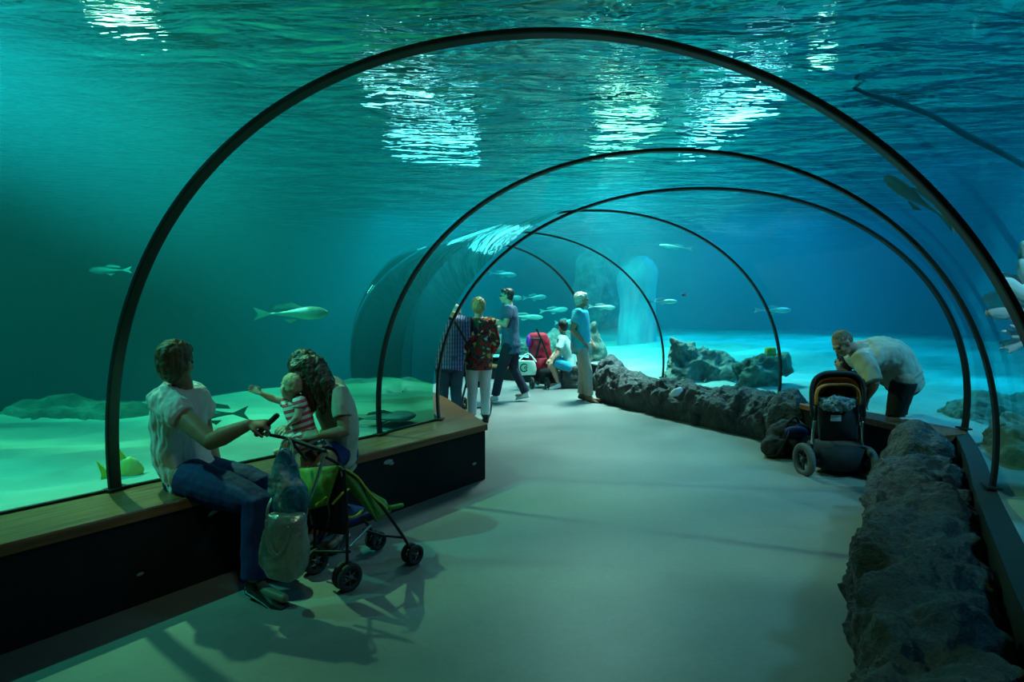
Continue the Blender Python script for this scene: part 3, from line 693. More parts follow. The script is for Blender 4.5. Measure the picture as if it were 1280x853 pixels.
# ------------------------------------------------------------------ people
def hand(bm, w, d, nrm, curl=.5, s=1.0, spread=1.0, thumb_side=1, curls=None):
    """w wrist, d direction of the fingers, nrm palm normal (the side fingers curl towards)"""
    w = V(w); d = V(d).normalized(); nrm = V(nrm); nrm = (nrm-d*nrm.dot(d)).normalized(); sd = d.cross(nrm)*thumb_side
    k = .185*s
    pc = w+d*k*.25
    rings(bm, [(w-d*k*.06, sd*k*.14, nrm*k*.12), (w+d*k*.08, sd*k*.17, nrm*k*.11), (pc, sd*k*.22, nrm*k*.095), (w+d*k*.42, sd*k*.235, nrm*k*.085), (w+d*k*.52, sd*k*.22, nrm*k*.06)], 12)
    lens = [.40, .45, .42, .33]
    for i in range(4):
        off = (.165-.11*i)*k*spread; c0 = w+d*k*.47+sd*off
        cu = curl if curls is None else curls[i]
        p_ = [c0-d*k*.1]; dd = (d+sd*(.13-.09*i)*spread).normalized(); c = c0; p_.append(c)
        for j, fr in enumerate((.42, .32, .26)):
            ang = cu*(.9 if j == 0 else 1.15)
            dd = (Quaternion(dd.cross(nrm).normalized(), ang) @ dd) if ang else dd
            c = c+dd*(k*lens[i]*fr); p_.append(c)
        r_ = k*.048
        tube(bm, p_, [r_*1.1, r_*1.1, r_, r_*.92, r_*.8], 8)
    t0 = w+d*k*.12+sd*k*.16; td = (d*.6+sd*.75+nrm*.3).normalized(); p_ = [t0-td*k*.05, t0+td*k*.16]
    td2 = (d*.85+sd*.1+nrm*(.35+curl*.4)).normalized(); p_.append(p_[-1]+td2*k*.17); td3 = (d*.7+nrm*(.5+curl*.5)-sd*.15).normalized(); p_.append(p_[-1]+td3*k*.13)
    tube(bm, p_, [k*.07, k*.066, k*.056, k*.046], 8)
def head_shape(bm, c, f, u, s=1.0, chub=1.0):
    """c centre of the head (eye level); f forward; u up; total height about .235*s"""
    f = V(f).normalized(); u = V(u); u = (u-f*u.dot(f)).normalized(); sd = f.cross(u)
    B_ = lambda o, a, b, c2: ball(bm, c+f*o[0]*s+sd*o[1]*s+u*o[2]*s, a*s, b*s, c2*s, sd, f, u)
    B_((-.015, 0, .028), .076, .096, .088)
    B_((.012, 0, -.02), .067*chub, .078, .075)
    B_((.03, 0, -.062), .05*chub, .055, .05)
    B_((.062, 0, -.09), .024*chub, .022, .02)      # chin
    B_((.075, 0, .022), .05, .018, .012)      # brow
    for k in (-1, 1):
        B_((.058, k*.036, -.025), .024*chub, .024, .022)
        B_((-.004, k*.075, -.012), .009, .02, .032)  # ear
        B_((-.012, k*.080, -.002), .007, .014, .02)
    tube(bm, [c+(f*.078+u*.015)*s, c+(f*.098-u*.012)*s, c+(f*.104-u*.03)*s], [.009*s, .012*s, .015*s], 8)
    B_((.092, .009, -.034), .01, .012, .009); B_((.092, -.009, -.034), .01, .012, .009)
    B_((.081, 0, -.056), .024, .012, .007); B_((.079, 0, -.067), .021, .012, .008)
def frame_head(f, u):
    f = V(f).normalized(); u = V(u); u = (u-f*u.dot(f)).normalized(); return f, u, f.cross(u)
def person(name, label, J, skin, shirt=None, legs=None, shoes=None, hair=None, vox=.007, g=1.0, female=False, sleeve='short', leg_len='long',
           hairstyle='short', shirt_hem=None, loose=1.0, cat='person', hs=1.0, hands={}, limb=1.0, glasses=False, belly=1.0, hair_extra=None, shirt_fold=.006, leg_fold=.006, loose_leg=1.0, tail=.35, flare=1.0, ff=(9, 9, 6)):
    """J: joints in the world; L/R pairs as lists [left, right]"""
    J = {k: ([V(q) for q in v] if isinstance(v, (list, tuple)) and isinstance(v[0], (list, tuple, V)) else V(v)) for k, v in J.items()}
    base = (J['ankle'][0]+J['ankle'][1])/2; base.z = J.get('ground', V((0, 0, 0))).z
    t = thing('person', label, cat, base)
    sh = J['shoulder']; hip = J['hip']; sax = (sh[1]-sh[0]).normalized(); hax = (hip[1]-hip[0]).normalized()
    pel = (hip[0]+hip[1])/2; chest = (sh[0]+sh[1])/2; neck = J['neck']; H = J['head']
    f, u, sd = frame_head(J['face'], J['up'] if 'up' in J else (0, 0, 1))
    spine = catmull([pel-(J['spine']-pel)*tail if 'spine' in J else pel, pel, J['spine'] if 'spine' in J else pel.lerp(chest, .5), chest, neck], 6)
    def torso(bm, add=0.0, k=1.0, top=True, lowstart=.0, hem=None):
        n = len(spine); secs = []
        W = [(0, .150), (.2, .168), (.42, .140 if female else .150), (.62, .160 if female else .168), (.78, .168 if female else .182), (.88, .115), (.95, .06), (1, .052)]
        D = [(0, .115), (.2, .125), (.42, .105*belly+.0), (.62, .118 if not female else .122), (.78, .10), (.88, .075), (.95, .057), (1, .052)]
        ip = lambda T, x: np.interp(x, [a for a, b in T], [b for a, b in T])
        for i, c in enumerate(spine):
            x = i/(n-1)
            if x < lowstart: continue
            if not top and x > .93: break
            tg = (spine[min(i+1, n-1)]-spine[max(i-1, 0)]).normalized(); ax = hax.lerp(sax, min(1, x/.75)).normalized()
            ax = (ax-tg*ax.dot(tg)).normalized(); dp = tg.cross(ax)
            a = ip(W, x)*g*k; b = ip(D, x)*g*k
            secs.append((c, ax*(a+add), dp*(b+add)))
        rings(bm, secs, 24)
        return secs
    # body
    bm = bmesh.new(); torso(bm, -.012)
    head_shape(bm, H, f, u, hs, J['chub'].x if 'chub' in J else 1.0)
    tube(bm, [chest.lerp(neck, .5), neck, H-u*.05*hs-f*.02*hs], [.062*g, .055*g, .052*g*min(hs, 1.0)], 14)
    for i in (0, 1):
        s_, e_, w_ = sh[i], J['elbow'][i], J['wrist'][i]; r_ = limb*g
        tube(bm, [s_, s_.lerp(e_, .35), s_.lerp(e_, .8), e_, e_.lerp(w_, .3), e_.lerp(w_, .75), w_], [.052*r_, .048*r_, .041*r_, .039*r_, .041*r_, .03*r_, .024*r_], 14)
        hd = hands.get(i, {}); d_ = V(hd.get('dir', (w_-e_))); nn = V(hd.get('palm', (0, 0, -1)))
        if abs(d_.normalized().dot(nn.normalized())) > .95: nn = V((1, 0, .1))
        hand(bm, w_, d_, nn, hd.get('curl', .35), hd.get('s', hs*.97), 1.05, hd.get('thumb', 1))
        h_, k_, a_ = hip[i], J['knee'][i], J['ankle'][i]; r_ = limb*g
        tube(bm, [h_, h_.lerp(k_, .4), h_.lerp(k_, .85), k_, k_.lerp(a_, .3), k_.lerp(a_, .75), a_], [.083*r_, .076*r_, .056*r_, .053*r_, .055*r_, .038*r_, .033*r_], 14)
        tt = J['toe'][i]; tube(bm, [a_, a_.lerp(tt, .4)-V((0, 0, .02)), tt], [.035*hs, .034*hs, .024*hs], 10)
    o = obj('body', bm, skin, t); fuse(o, vox, 4)
    for k in (-1, 1):
        bm = bmesh.new(); ball(bm, H+(f*.079+sd*.033*k+u*.002)*hs, .0125*hs); obj('eye', bm, M['eye'], t)
    # shirt
    if shirt is not None:
        bm = bmesh.new(); S_ = torso(bm, .010*loose, 1.0, False)
        if shirt_hem:
            c, a, b = S_[0]; tg = (S_[0][0]-S_[2][0]).normalized(); 
            rings(bm, [(c-tg*.08, a*.98, b*.98), (c, a*1.02, b*1.03), (c+tg*shirt_hem*.5, a*1.04, b*1.06), (c+tg*shirt_hem, a*1.05*flare, b*1.07*flare)], 24)
        for i in (0, 1):
            s_, e_, w_ = sh[i], J['elbow'][i], J['wrist'][i]; r_ = limb*g*(.9+.1*loose); sl = chest.lerp(s_, .55)
            if sleeve == 'short': tube(bm, [sl, s_, s_.lerp(e_, .35), s_.lerp(e_, .62)], [.07*r_, .068*r_, .066*r_, .064*r_], 14, round_cap=False)
            elif sleeve == 'cap': tube(bm, [sl, s_, s_.lerp(e_, .25), s_.lerp(e_, .45)], [.062*r_, .064*r_, .068*r_, .058*r_], 14, round_cap=False)
            elif sleeve == 'rolled': tube(bm, [sl, s_, s_.lerp(e_, .5), e_.lerp(s_, .05)], [.07*r_, .072*r_, .068*r_, .06*r_], 14, round_cap=False)
            elif sleeve == 'long': tube(bm, [sl, s_, s_.lerp(e_, .5), e_, e_.lerp(w_, .5), w_.lerp(e_, .05)], [.07*r_, .068*r_, .06*r_, .054*r_, .047*r_, .04*r_], 14, round_cap=False)
        o = obj('shirt', bm, shirt, t); fuse(o, vox, 5, folds(shirt_fold, *ff))
    if legs is not None:
        bm = bmesh.new(); c0 = spine[0]
        S_ = []
        n = len(spine)
        for i in range(0, 11):
            c = spine[i]; tg = (spine[i+1]-spine[max(i-1, 0)]).normalized(); ax = (hax-tg*hax.dot(tg)).normalized(); dp = tg.cross(ax)
            x = i/8; kk = 1 if i < 8 else .88; S_.append((c, ax*(.158+.012-.02*abs(x-.4))*g*kk, dp*(.125+.005*min(x, 1))*g*belly**.7*kk))
        rings(bm, S_, 24)
        ball(bm, pel-V((0, 0, .03)), .160*g, .135*g*belly**.5, .13*g, hax, hax.cross(V((0, 0, 1))).normalized()*-1, V((0, 0, 1)), 20)
        for i in (0, 1):
            h_, k_, a_ = hip[i], J['knee'][i], J['ankle'][i]; r_ = limb*g*loose_leg
            if leg_len == 'long': tube(bm, [h_, h_.lerp(k_, .4), h_.lerp(k_, .85), k_, k_.lerp(a_, .4), a_.lerp(k_, .06)], [.096*r_, .09*r_, .073*r_, .07*r_, .064*r_, .06*r_], 16, round_cap=False)
            else: tube(bm, [h_, h_.lerp(k_, .4), h_.lerp(k_, leg_len)], [.096*r_, .096*r_, .092*r_], 16, round_cap=False)
        o = obj('trousers' if leg_len == 'long' else 'shorts', bm, legs, t); fuse(o, vox, 5, folds(leg_fold, 12, 12, 8))
    if shoes is not None:
        for i in (0, 1):
            a_, tt = J['ankle'][i], J['toe'][i]; dr = (tt-a_); dl = dr.normalized(); upv = V((0, 0, 1)); upv = (upv-dl*upv.dot(dl)).normalized(); sx = dl.cross(upv)
            bm = bmesh.new(); L_ = dr.length
            heel = a_-dl*.045*hs-upv*.028*hs
            rings(bm, [(heel, sx*.02*hs, upv*.03*hs), (a_-dl*.03*hs-upv*.02*hs, sx*.036*hs, upv*.048*hs), (a_+dl*.02*hs-upv*.018*hs, sx*.04*hs, upv*.05*hs), (a_+dl*L_*.45-upv*.034*hs, sx*.042*hs, upv*.036*hs), (a_+dl*L_*.8-upv*.045*hs, sx*.048*hs, upv*.026*hs), (a_+dl*(L_+.02)-upv*.05*hs, sx*.03*hs, upv*.018*hs)], 14)
            tube(bm, [a_-upv*.03*hs, a_+upv*.015*hs], .042*hs, 12, round_cap=False)
            o = obj('shoe', bm, shoes, t); fuse(o, .006, 2)
            bm = bmesh.new(); rings(bm, [(heel-upv*.02*hs, sx*.03*hs, upv*.012*hs), (a_-dl*.02*hs-upv*.062*hs, sx*.04*hs, upv*.012*hs), (a_+dl*L_*.4-upv*.062*hs, sx*.04*hs, upv*.010*hs), (a_+dl*L_*.85-upv*.064*hs, sx*.05*hs, upv*.010*hs), (a_+dl*(L_+.03)-upv*.06*hs, sx*.028*hs, upv*.01*hs)], 14)
            obj('sole', bm, M['white_leather'] if shoes is M['white_leather'] else M['black_leather'], o)
    if hair is not None:
        bm = bmesh.new(); Bh = lambda o, a, b, c2: ball(bm, H+f*o[0]*hs+sd*o[1]*hs+u*o[2]*hs, a*hs, b*hs, c2*hs, sd, f, u, 20, 14)
        if hairstyle == 'short':
            Bh((-.026, 0, .045), .084, .098, .086); Bh((-.045, 0, .0), .078, .07, .075); Bh((-.055, 0, -.035), .06, .045, .05); Bh((.03, 0, .085), .06, .055, .035)
        elif hairstyle == 'crop':
            Bh((-.024, 0, .035), .079, .096, .087); Bh((-.045, 0, -.005), .072, .062, .06)
        elif hairstyle == 'bald':
            Bh((-.04, 0, .0), .078, .075, .05); Bh((-.02, 0, .033), .076, .094, .087)
        elif hairstyle == 'fluffy':
            Bh((-.02, 0, .05), .088, .105, .092); Bh((-.045, 0, .005), .085, .08, .08); Bh((-.05, 0, -.035), .07, .052, .05); Bh((.045, 0, .08), .06, .05, .04)
        elif hairstyle == 'long':
            Bh((-.022, 0, .045), .09, .104, .09); Bh((-.05, 0, -.01), .092, .08, .1)
        if hair_extra: hair_extra(bm, H, f, u, sd)
        fl = .004 if hairstyle in ('crop', 'bald') else .009
        o = obj('hair', bm, hair, t); fuse(o, .006, 2, lambda co: fl*noise.noise(V((co.x*45, co.y*45, co.z*18))) + fl*.6*noise.noise(co*90))
    if glasses:
        bm = bmesh.new()
        for k in (-1, 1):
            c = H+(f*.1+sd*.034*k+u*.003)*hs
            tube(bm, [c+(sd*math.cos(a)*.024+u*math.sin(a)*.018)*hs for a in np.linspace(0, 2*PI, 14)], .0025, 6)
            tube(bm, [c+sd*.024*k, H+(f*.0+sd*.08*k+u*.003)*hs], .0025, 6)
        tube(bm, [H+(f*.1-sd*.012)*hs, H+(f*.1+sd*.012)*hs], .0025, 6); obj('glasses', bm, M['black_plastic'], t)
    return t

# --- the seated woman in the white blouse
Y0 = 3.42
J = dict(hip=[U(243, 592, 3.62), U(236, 598, 3.40)], shoulder=[U(245, 498, 3.62), U(203, 500, 3.33)], spine=U(226, 560, 3.5), neck=U(228, 478, 3.46),
         head=U(221, 455, 3.42), face=(.12, 1, .0), elbow=[U(258, 550, 3.75), U(264, 552, 3.17)], wrist=[U(272, 585, 3.6), U(313, 535, 3.12)],
         knee=[U(322, 603, 3.45), U(322, 628, 3.2)], ankle=[(-1.42, 3.42, .09), (-1.36, 3.14, .09)], toe=[(-1.25, 3.36, .05), (-1.17, 3.04, .05)])
J['wrist'][1] = U(311, 531, 3.12)
def short_back(bm, H, f, u, sd):
    ball(bm, H+u*.0-f*.05, .082, .07, .1, sd, f, u)
person('person', 'woman in a white blouse sitting on the bench at left, hand on the green pushchair', J, M['skin_tan'], M['white_cotton'], M['denim'], M['black_leather'], M['hair_auburn'],
       .006, 1.0, True, 'cap', 'long', 'fluffy', .17, 1.5, limb=1.22, flare=1.12, hands={1: dict(dir=(1, .05, .05), palm=(.1, .35, -1), curl=1.15, thumb=-1)}, belly=1.25, hair_extra=short_back, shirt_fold=.014, ff=(17, 17, 7))
# --- the long haired woman with the baby
J = dict(hip=[U(425, 562, 4.28), U(422, 568, 4.05)], shoulder=[U(397, 487, 4.22), U(424, 492, 3.92)], spine=U(426, 535, 4.12), neck=U(402, 478, 4.05),
         head=U(380, 463, 4.02), face=(-.8, .12, -.45), up=(-.35, 0, .9), elbow=[U(372, 530, 4.2), U(431, 540, 3.85)], wrist=[U(366, 535, 4.05), U(398, 545, 3.78)],
         knee=[U(385, 572, 3.92), U(400, 580, 3.82)], ankle=[U(380, 672, 3.98), U(398, 678, 3.86)], toe=[(-1.32, 3.78, .05), (-1.14, 3.7, .05)])
J['ankle'] = [V((-1.27, 3.93, .09)), V((-1.1, 3.86, .09))]
def long_hair(bm, H, f, u, sd):
    down = V((0, 0, -1))
    tg = [U(408, 508, 4.0), U(400, 500, 4.1), U(415, 495, 3.95)]
    for k, (a, b) in enumerate(((U(372, 462, 3.95), U(392, 512, 3.9)), (U(385, 455, 3.93), U(404, 515, 3.88)), (U(395, 455, 3.95), U(418, 512, 3.87)), (U(397, 460, 4.05), U(412, 505, 3.98)), (U(376, 460, 4.0), U(385, 505, 3.93)))):
        tube(bm, [a, a.lerp(b, .5)+V((.01, 0, .02)), b], [.06, .055, .018], 12, smooth_n=4)
mother = person('person', 'long haired woman in a pale T-shirt and navy shorts on the bench holding a baby', J, M['skin_tan'], M['cream_jersey'], M['denim'], M['black_leather'], M['hair_brown'],
       .006, .98, True, 'short', .55, 'long', .04, 1.2, hands={0: dict(dir=(-.3, -.8, .1), palm=(-.2, .2, -1), curl=.5), 1: dict(dir=(-1, .1, .05), palm=(0, .6, -.6), curl=.4, thumb=-1)}, hair_extra=long_hair)
bm = bmesh.new(); c = U(401, 544, 3.8); q = [c+V((0, math.cos(a), math.sin(a)))*.031 for a in np.linspace(0, 2*PI, 20)]; tube(bm, q, .006, 6); obj('wristband', bm, M['lime_band'], mother)
# --- baby
J = dict(hip=[U(378, 545, 3.98), U(385, 548, 3.88)], shoulder=[U(360, 503, 4.0), U(376, 502, 3.84)], spine=U(376, 525, 3.92), neck=U(367, 499, 3.91),
         head=U(364, 484, 3.9), face=(-.75, .6, .1), elbow=[U(342, 499, 3.98), U(372, 522, 3.8)], wrist=[U(326, 492, 3.94), U(365, 528, 3.82)],
         knee=[U(360, 550, 3.85), U(368, 556, 3.76)], ankle=[U(352, 563, 3.92), U(364, 572, 3.78)], toe=[U(345, 565, 3.9), U(354, 576, 3.76)], chub=(1.15, 0, 0))
baby = person('person', 'baby in red and white stripes stretching one arm out, held by the long haired woman', J, M['skin_fair'], M['stripe'], M['stripe'], None, M['hair_baby'],
       .005, .58, False, 'cap', .8, 'bald', .0, 1.4, hs=.8, hands={0: dict(dir=(-.75, .1, .35), palm=(0, -1, .2), curl=.25, s=.55), 1: dict(s=.5, curl=.6)}, limb=1.05, shirt_fold=.003, leg_fold=.003)
# --- standing people helper
def stand(x, y, h, yaw, lean=(0, 0), step=.0, armL=None, armR=None, head_yaw=None, head_pitch=0):
    """yaw: facing direction angle (0 = +x); returns joints"""
    s = h/1.75; F = V((math.cos(yaw), math.sin(yaw), 0)); Rt = V((math.sin(yaw), -math.cos(yaw), 0)); Z = V((0, 0, 1)); o = V((x, y, 0))
    lf = V((lean[0], lean[1], 0))
    hy = yaw if head_yaw is None else head_yaw; HF = V((math.cos(hy)*math.cos(head_pitch), math.sin(hy)*math.cos(head_pitch), math.sin(head_pitch)))
    J = {}
    J['hip'] = [o-Rt*.09*s+Z*.91*s, o+Rt*.09*s+Z*.91*s]
    J['spine'] = o+Z*1.16*s+lf*.4
    J['shoulder'] = [o-Rt*.185*s+Z*1.43*s+lf, o+Rt*.185*s+Z*1.43*s+lf]
    J['neck'] = o+Z*1.50*s+lf; J['head'] = o+Z*1.63*s+lf*1.25+F*.03*s; J['face'] = HF
    J['knee'] = [o-Rt*.09*s+Z*.49*s+F*(.03+step*.5), o+Rt*.09*s+Z*.49*s+F*(.03-step*.3)]
    J['ankle'] = [o-Rt*.10*s+Z*.09*s+F*step, o+Rt*.10*s+Z*(.09+abs(step)*.12)*s-F*step]
    J['toe'] = [J['ankle'][0]+F*.15*s-Z*.035, J['ankle'][1]+F*.15*s-Z*.035]
    J['elbow'] = [J['shoulder'][0]-Rt*.05*s-Z*.29*s, J['shoulder'][1]+Rt*.05*s-Z*.29*s]
    J['wrist'] = [J['elbow'][0]-Z*.25*s+F*.06*s, J['elbow'][1]-Z*.25*s+F*.06*s]
    loc = lambda a: o+F*a[0]*s+Rt*a[1]*s+Z*a[2]*s
    if armL: J['elbow'][0], J['wrist'][0] = loc(armL[0]), loc(armL[1])
    if armR: J['elbow'][1], J['wrist'][1] = loc(armR[0]), loc(armR[1])
    return J
# floral woman
J = stand(-.44, 8.0, 1.64, PI/2+.1, armR=((.0, .25, 1.12), (.16, .2, .98)), armL=((.05, -.22, 1.15), (.2, -.12, 1.02)))
person('person', 'blonde woman in a red floral blouse and white trousers, seen from the back', J, M['skin_fair'], M['floral'], M['white_denim'], M['black_leather'], M['hair_blonde'], .008, 1.02, True, 'long', 'long', 'fluffy', .06, 1.5)
# plaid man
J = stand(-.80, 7.75, 1.66, PI/2+.2, lean=(.03, .08), armR=((.12, .22, 1.15), (.3, .12, 1.1)), armL=((.12, -.2, 1.15), (.3, -.12, 1.1)), head_pitch=-.6)
J['head'] = J['head']+V((.02, .12, -.1))
pl = person('person', 'man in a blue plaid shirt and grey jeans half hidden behind the third rib', J, M['skin'], M['plaid'], M['denim_grey'], M['black_leather'], M['hair_grey'], .008, 1.08, False, 'rolled', 'long', 'crop', .05, 1.4)
bm = bmesh.new(); tube(bm, [V((-.85, 7.72, 1.42)), V((-.72, 7.58, 1.36)), V((-.6, 7.57, 1.15)), V((-.5, 7.6, .98))], .018, 8, smooth_n=4, flat=.4); obj('shoulder_strap', bm, M['black_cloth'], pl)
# walking man
J = stand(-.02, 9.75, 1.83, PI-.12, lean=(-.03, 0), step=.24, armL=((.04, -.24, 1.2), (.30, -.14, 1.28)), armR=((.02, .22, 1.18), (.28, .16, 1.12)))
person('person', 'man in a slate blue T-shirt and dark jeans walking left in mid stride', J, M['skin'], M['blue_shirt'], M['denim_dark'], M['white_leather'], M['hair_dark'], .008, 1.17, False, 'short', 'long', 'short', .07, 1.3, glasses=True, hands={0: dict(curl=.8), 1: dict(curl=.8)})
# turquoise polo man
J = stand(1.12, 9.85, 1.76, -.25, lean=(-.02, 0), armR=((-.11, .25, 1.17), (.05, .17, .99)), armL=((-.02, -.25, 1.15), (.15, -.2, .95)), head_yaw=.35)
J['knee'][0] += V((0, 0, 0)); J['ankle'][1] = J['ankle'][1]+V((.14, -.08, 0)); J['toe'][1] = J['ankle'][1]+V((.16, -.06, -.035)); J['knee'][1] += V((.08, -.04, 0))
person('person', 'grey haired man in a turquoise polo shirt and beige trousers standing in profile', J, M['skin_tan'], M['turquoise_polo'], M['beige_chino'], M['brown_leather'], M['hair_grey'], .008, 1.17, False, 'short', 'long', 'short', .05, 1.3, belly=1.2, hs=1.06)
# sitting person with turquoise shorts
J = dict(hip=[U(712, 458, 11.6), U(712, 460, 11.35)], shoulder=[U(704, 424, 11.65), U(703, 426, 11.3)], spine=U(711, 442, 11.5), neck=U(704, 417, 11.48), head=U(703, 409, 11.46), face=(-.6, .8, -.1),
         elbow=[U(694, 442, 11.6), U(697, 443, 11.2)], wrist=[U(688, 449, 11.45), U(690, 452, 11.15)], knee=[U(690, 447, 11.45), U(687, 451, 11.2)], ankle=[U(699, 474, 11.5), U(698, 476, 11.3)], toe=[U(688, 481, 11.45), U(684, 482, 11.2)])
for k in ('ankle', 'toe'):
    for q in (0, 1): J[k][q].z = .09 if k == 'ankle' else .055
sit = person('person', 'seated person in a mint shirt and turquoise shorts behind the grey haired man', J, M['skin'], M['mint_shirt'], M['turquoise_shorts'], M['white_leather'], M['hair_dark'], .008, .98, False, 'short', .85, 'short', .03, 1.2)
bm = bmesh.new(); box(bm, (1.18, 11.5, .21), .5, .42, .42, bev=.03); o = tag(obj('boulder', bm, M['rock_mid']), 'low dark rock block the person in turquoise shorts sits on', 'rock'); fuse(o, .02, 1, lambda co: .03*noise.fractal(co*6, 1, 2, 4))
# stooping man
J = dict(hip=[U(1128, 470, 5.95), U(1130, 476, 5.68)], shoulder=[U(1080, 441, 5.98), U(1078, 449, 5.62)], spine=U(1112, 444, 5.82), neck=U(1064, 435, 5.78), head=U(1053, 429, 5.76), face=(-.72, -.12, -.68), up=(-.7, 0, .7),
         elbow=[U(1080, 485, 6.1), U(1093, 479, 5.5)], wrist=[U(1072, 500, 6.0), U(1084, 497, 5.6)], knee=[U(1122, 520, 6.02), U(1118, 524, 5.76)], ankle=[(3.72, 6.05, .09), (3.6, 5.72, .09)], toe=[(3.57, 6.1, .05), (3.45, 5.7, .05)])
J['ankle'] = [V((3.62, 6.1, .09)), V((3.52, 5.72, .09))]; J['toe'] = [V((3.48, 6.14, .055)), V((3.38, 5.72, .055))]
J['ankle'][0] = V((3.0, 6.0, .09))
J['ankle'] = [V((U(1115, 500, 6.0).x, 6.0, .09)), V((U(1112, 500, 5.74).x, 5.74, .09))]; J['toe'] = [J['ankle'][0]+V((-.15, 0, -.035)), J['ankle'][1]+V((-.15, -.02, -.035))]
person('person', 'balding man in an untucked beige shirt bending over the orange and black pushchair', J, M['skin'], M['linen_shirt'], M['black_cloth'], M['black_leather'], M['hair_stubble'], .007, 1.15, False, 'rolled', 'long', 'bald', .07, 2.8, limb=1.0, belly=1.2, shirt_fold=.016, tail=.1, flare=1.1)
# child behind the pushchair
cx_ = U(1057, 470, 6.0)
J = stand(cx_.x, 6.0, 1.06, PI/2+.5)
person('person', 'dark haired child in blue clothes half hidden behind the orange and black pushchair', J, M['skin'], M['blue_child'], M['blue_child'], M['black_leather'], M['hair_dark'], .008, .68, False, 'short', 'long', 'short', .03, 1.3, hs=.9)

# ------------------------------------------------------------------ pushchairs
def wheel(c, ax, r, w, parent, mt=None, hub=None, name='wheel'):
    ax = V(ax).normalized(); u, v = frame_of(ax); bm = bmesh.new(); c = V(c)
    n = 28; prof = [(-w*.5, r*.62), (-w*.5, r*.86), (-w*.36, r*.97), (0, r), (w*.36, r*.97), (w*.5, r*.86), (w*.5, r*.62)]
    rows = [[bm.verts.new(c+ax*a+(u*math.cos(2*PI*k/n)+v*math.sin(2*PI*k/n))*b) for k in range(n)] for a, b in prof]
    for A_, B_ in zip(rows, rows[1:]+rows[:1]):
        for k in range(n): bm.faces.new((A_[k], A_[(k+1) % n], B_[(k+1) % n], B_[k]))
    bmesh.ops.recalc_face_normals(bm, faces=bm.faces)
    o = obj(name, bm, mt or M['rubber'], parent)
    bm = bmesh.new(); tube(bm, [c-ax*w*.45, c+ax*w*.45], r*.2, 14, round_cap=False)
    for k in range(6):
        a = 2*PI*k/6; d_ = u*math.cos(a)+v*math.sin(a); tube(bm, [c+d_*r*.15, c+d_*r*.66], r*.06, 6)
    obj('hub', bm, hub or M['grey_wheel'], o); return o
def poly_panel(name, pts, mt, parent, th=.01, sag=None, n=10):
    """four-corner cloth panel with thickness; pts a,b,c,d in order"""
    a, b, c, d = [V(p_) for p_ in pts]; nn = (b-a).cross(d-a).normalized()
    bm = bmesh.new(); F_ = []; Bk = []
    for i in range(n+1):
        r1 = []; r2 = []
        for j in range(n+1):
            s, t = i/n, j/n; p_ = a.lerp(b, s).lerp(d.lerp(c, s), t)
            if sag: p_ = p_+V(sag)*(math.sin(PI*s)*math.sin(PI*t))
            p_ = p_+nn*.006*noise.noise(p_*14)
            r1.append(bm.verts.new(p_+nn*th/2)); r2.append(bm.verts.new(p_-nn*th/2))
        F_.append(r1); Bk.append(r2)
    for i in range(n):
        for j in range(n):
            bm.faces.new((F_[i][j], F_[i+1][j], F_[i+1][j+1], F_[i][j+1])); bm.faces.new((Bk[i][j], Bk[i][j+1], Bk[i+1][j+1], Bk[i+1][j]))
    for i in range(n):
        for (x0, y0, x1, y1) in ((i, 0, i+1, 0), (i+1, n, i, n)): bm.faces.new((F_[x0][y0], Bk[x0][y0], Bk[x1][y1], F_[x1][y1]))
        for (x0, y0, x1, y1) in ((0, i+1, 0, i), (n, i, n, i+1)): bm.faces.new((F_[x0][y0], Bk[x0][y0], Bk[x1][y1], F_[x1][y1]))
    bmesh.ops.recalc_face_normals(bm, faces=bm.faces)
    return obj(name, bm, mt, parent)
def tubes(name, lst, mt, parent, r=.009, sm=0):
    bm = bmesh.new()
    for p_ in lst: tube(bm, p_, r, 10, smooth_n=sm)
    return obj(name, bm, mt, parent)
# green umbrella pushchair
F_ = V((.65, .76, 0)); L_ = V((-.76, .65, 0))
gr = thing('umbrella_stroller', 'lime green and navy umbrella pushchair parked in front of the bench', 'pushchair', (-.95, 3.45, 0))
rn_, rf_ = V((-.9, 3.24, 0)), V((-1.15, 3.45, 0)); fn_, ff_ = V((-.6, 3.58, 0)), V((-.87, 3.80, 0))
for c, r in ((rn_, .076), (rf_, .076), (fn_, .06), (ff_, .06)):
    for k in (-1, 1): wheel(c+L_*k*.026+V((0, 0, r)), L_, r, .028, gr)
pT = U(428, 584, 3.18)       # top of the near rear leg
pH = U(322, 542, 3.13); pC = U(362, 549, 3.22)
tubes('rear_leg', [[U(430, 588, 3.2), U(434, 650, 3.22), rn_+V((0, 0, .07))]], M['black_metal'], gr, .009)
tubes('rear_leg', [[U(396, 592, 3.5), rf_+V((0, 0, .07))]], M['black_metal'], gr, .009)
tubes('front_leg', [[U(408, 572, 3.2), U(429, 585, 3.22), U(468, 622, 3.42), fn_+V((-.05, -.06, .2)), fn_+V((0, 0, .06))]], M['black_metal'], gr, .009, 5)
tubes('front_leg', [[U(385, 585, 3.45), U(420, 620, 3.65), ff_+V((-.05, -.06, .2)), ff_+V((0, 0, .06))]], M['black_metal'], gr, .009, 5)
tubes('handle_tube', [[pH, U(338, 544, 3.16), pC, U(383, 575, 3.35)]], M['black_metal'], gr, .009)
bm = bmesh.new(); tube(bm, [U(321, 543, 3.13), U(333, 532, 3.13), U(346, 520, 3.13)], .0145, 12); obj('foam_grip', bm, M['rubber'], gr)
bm = bmesh.new(); tube(bm, [pC, U(385, 557, 3.2), U(406, 564, 3.15)], .012, 12); obj('cross_bar', bm, M['black_plastic'], gr)
tubes('silver_strut', [[U(406, 564, 3.15), U(402, 580, 3.15), U(392, 612, 3.14), U(384, 631, 3.13)]], M['alu'], gr, .009, 4)
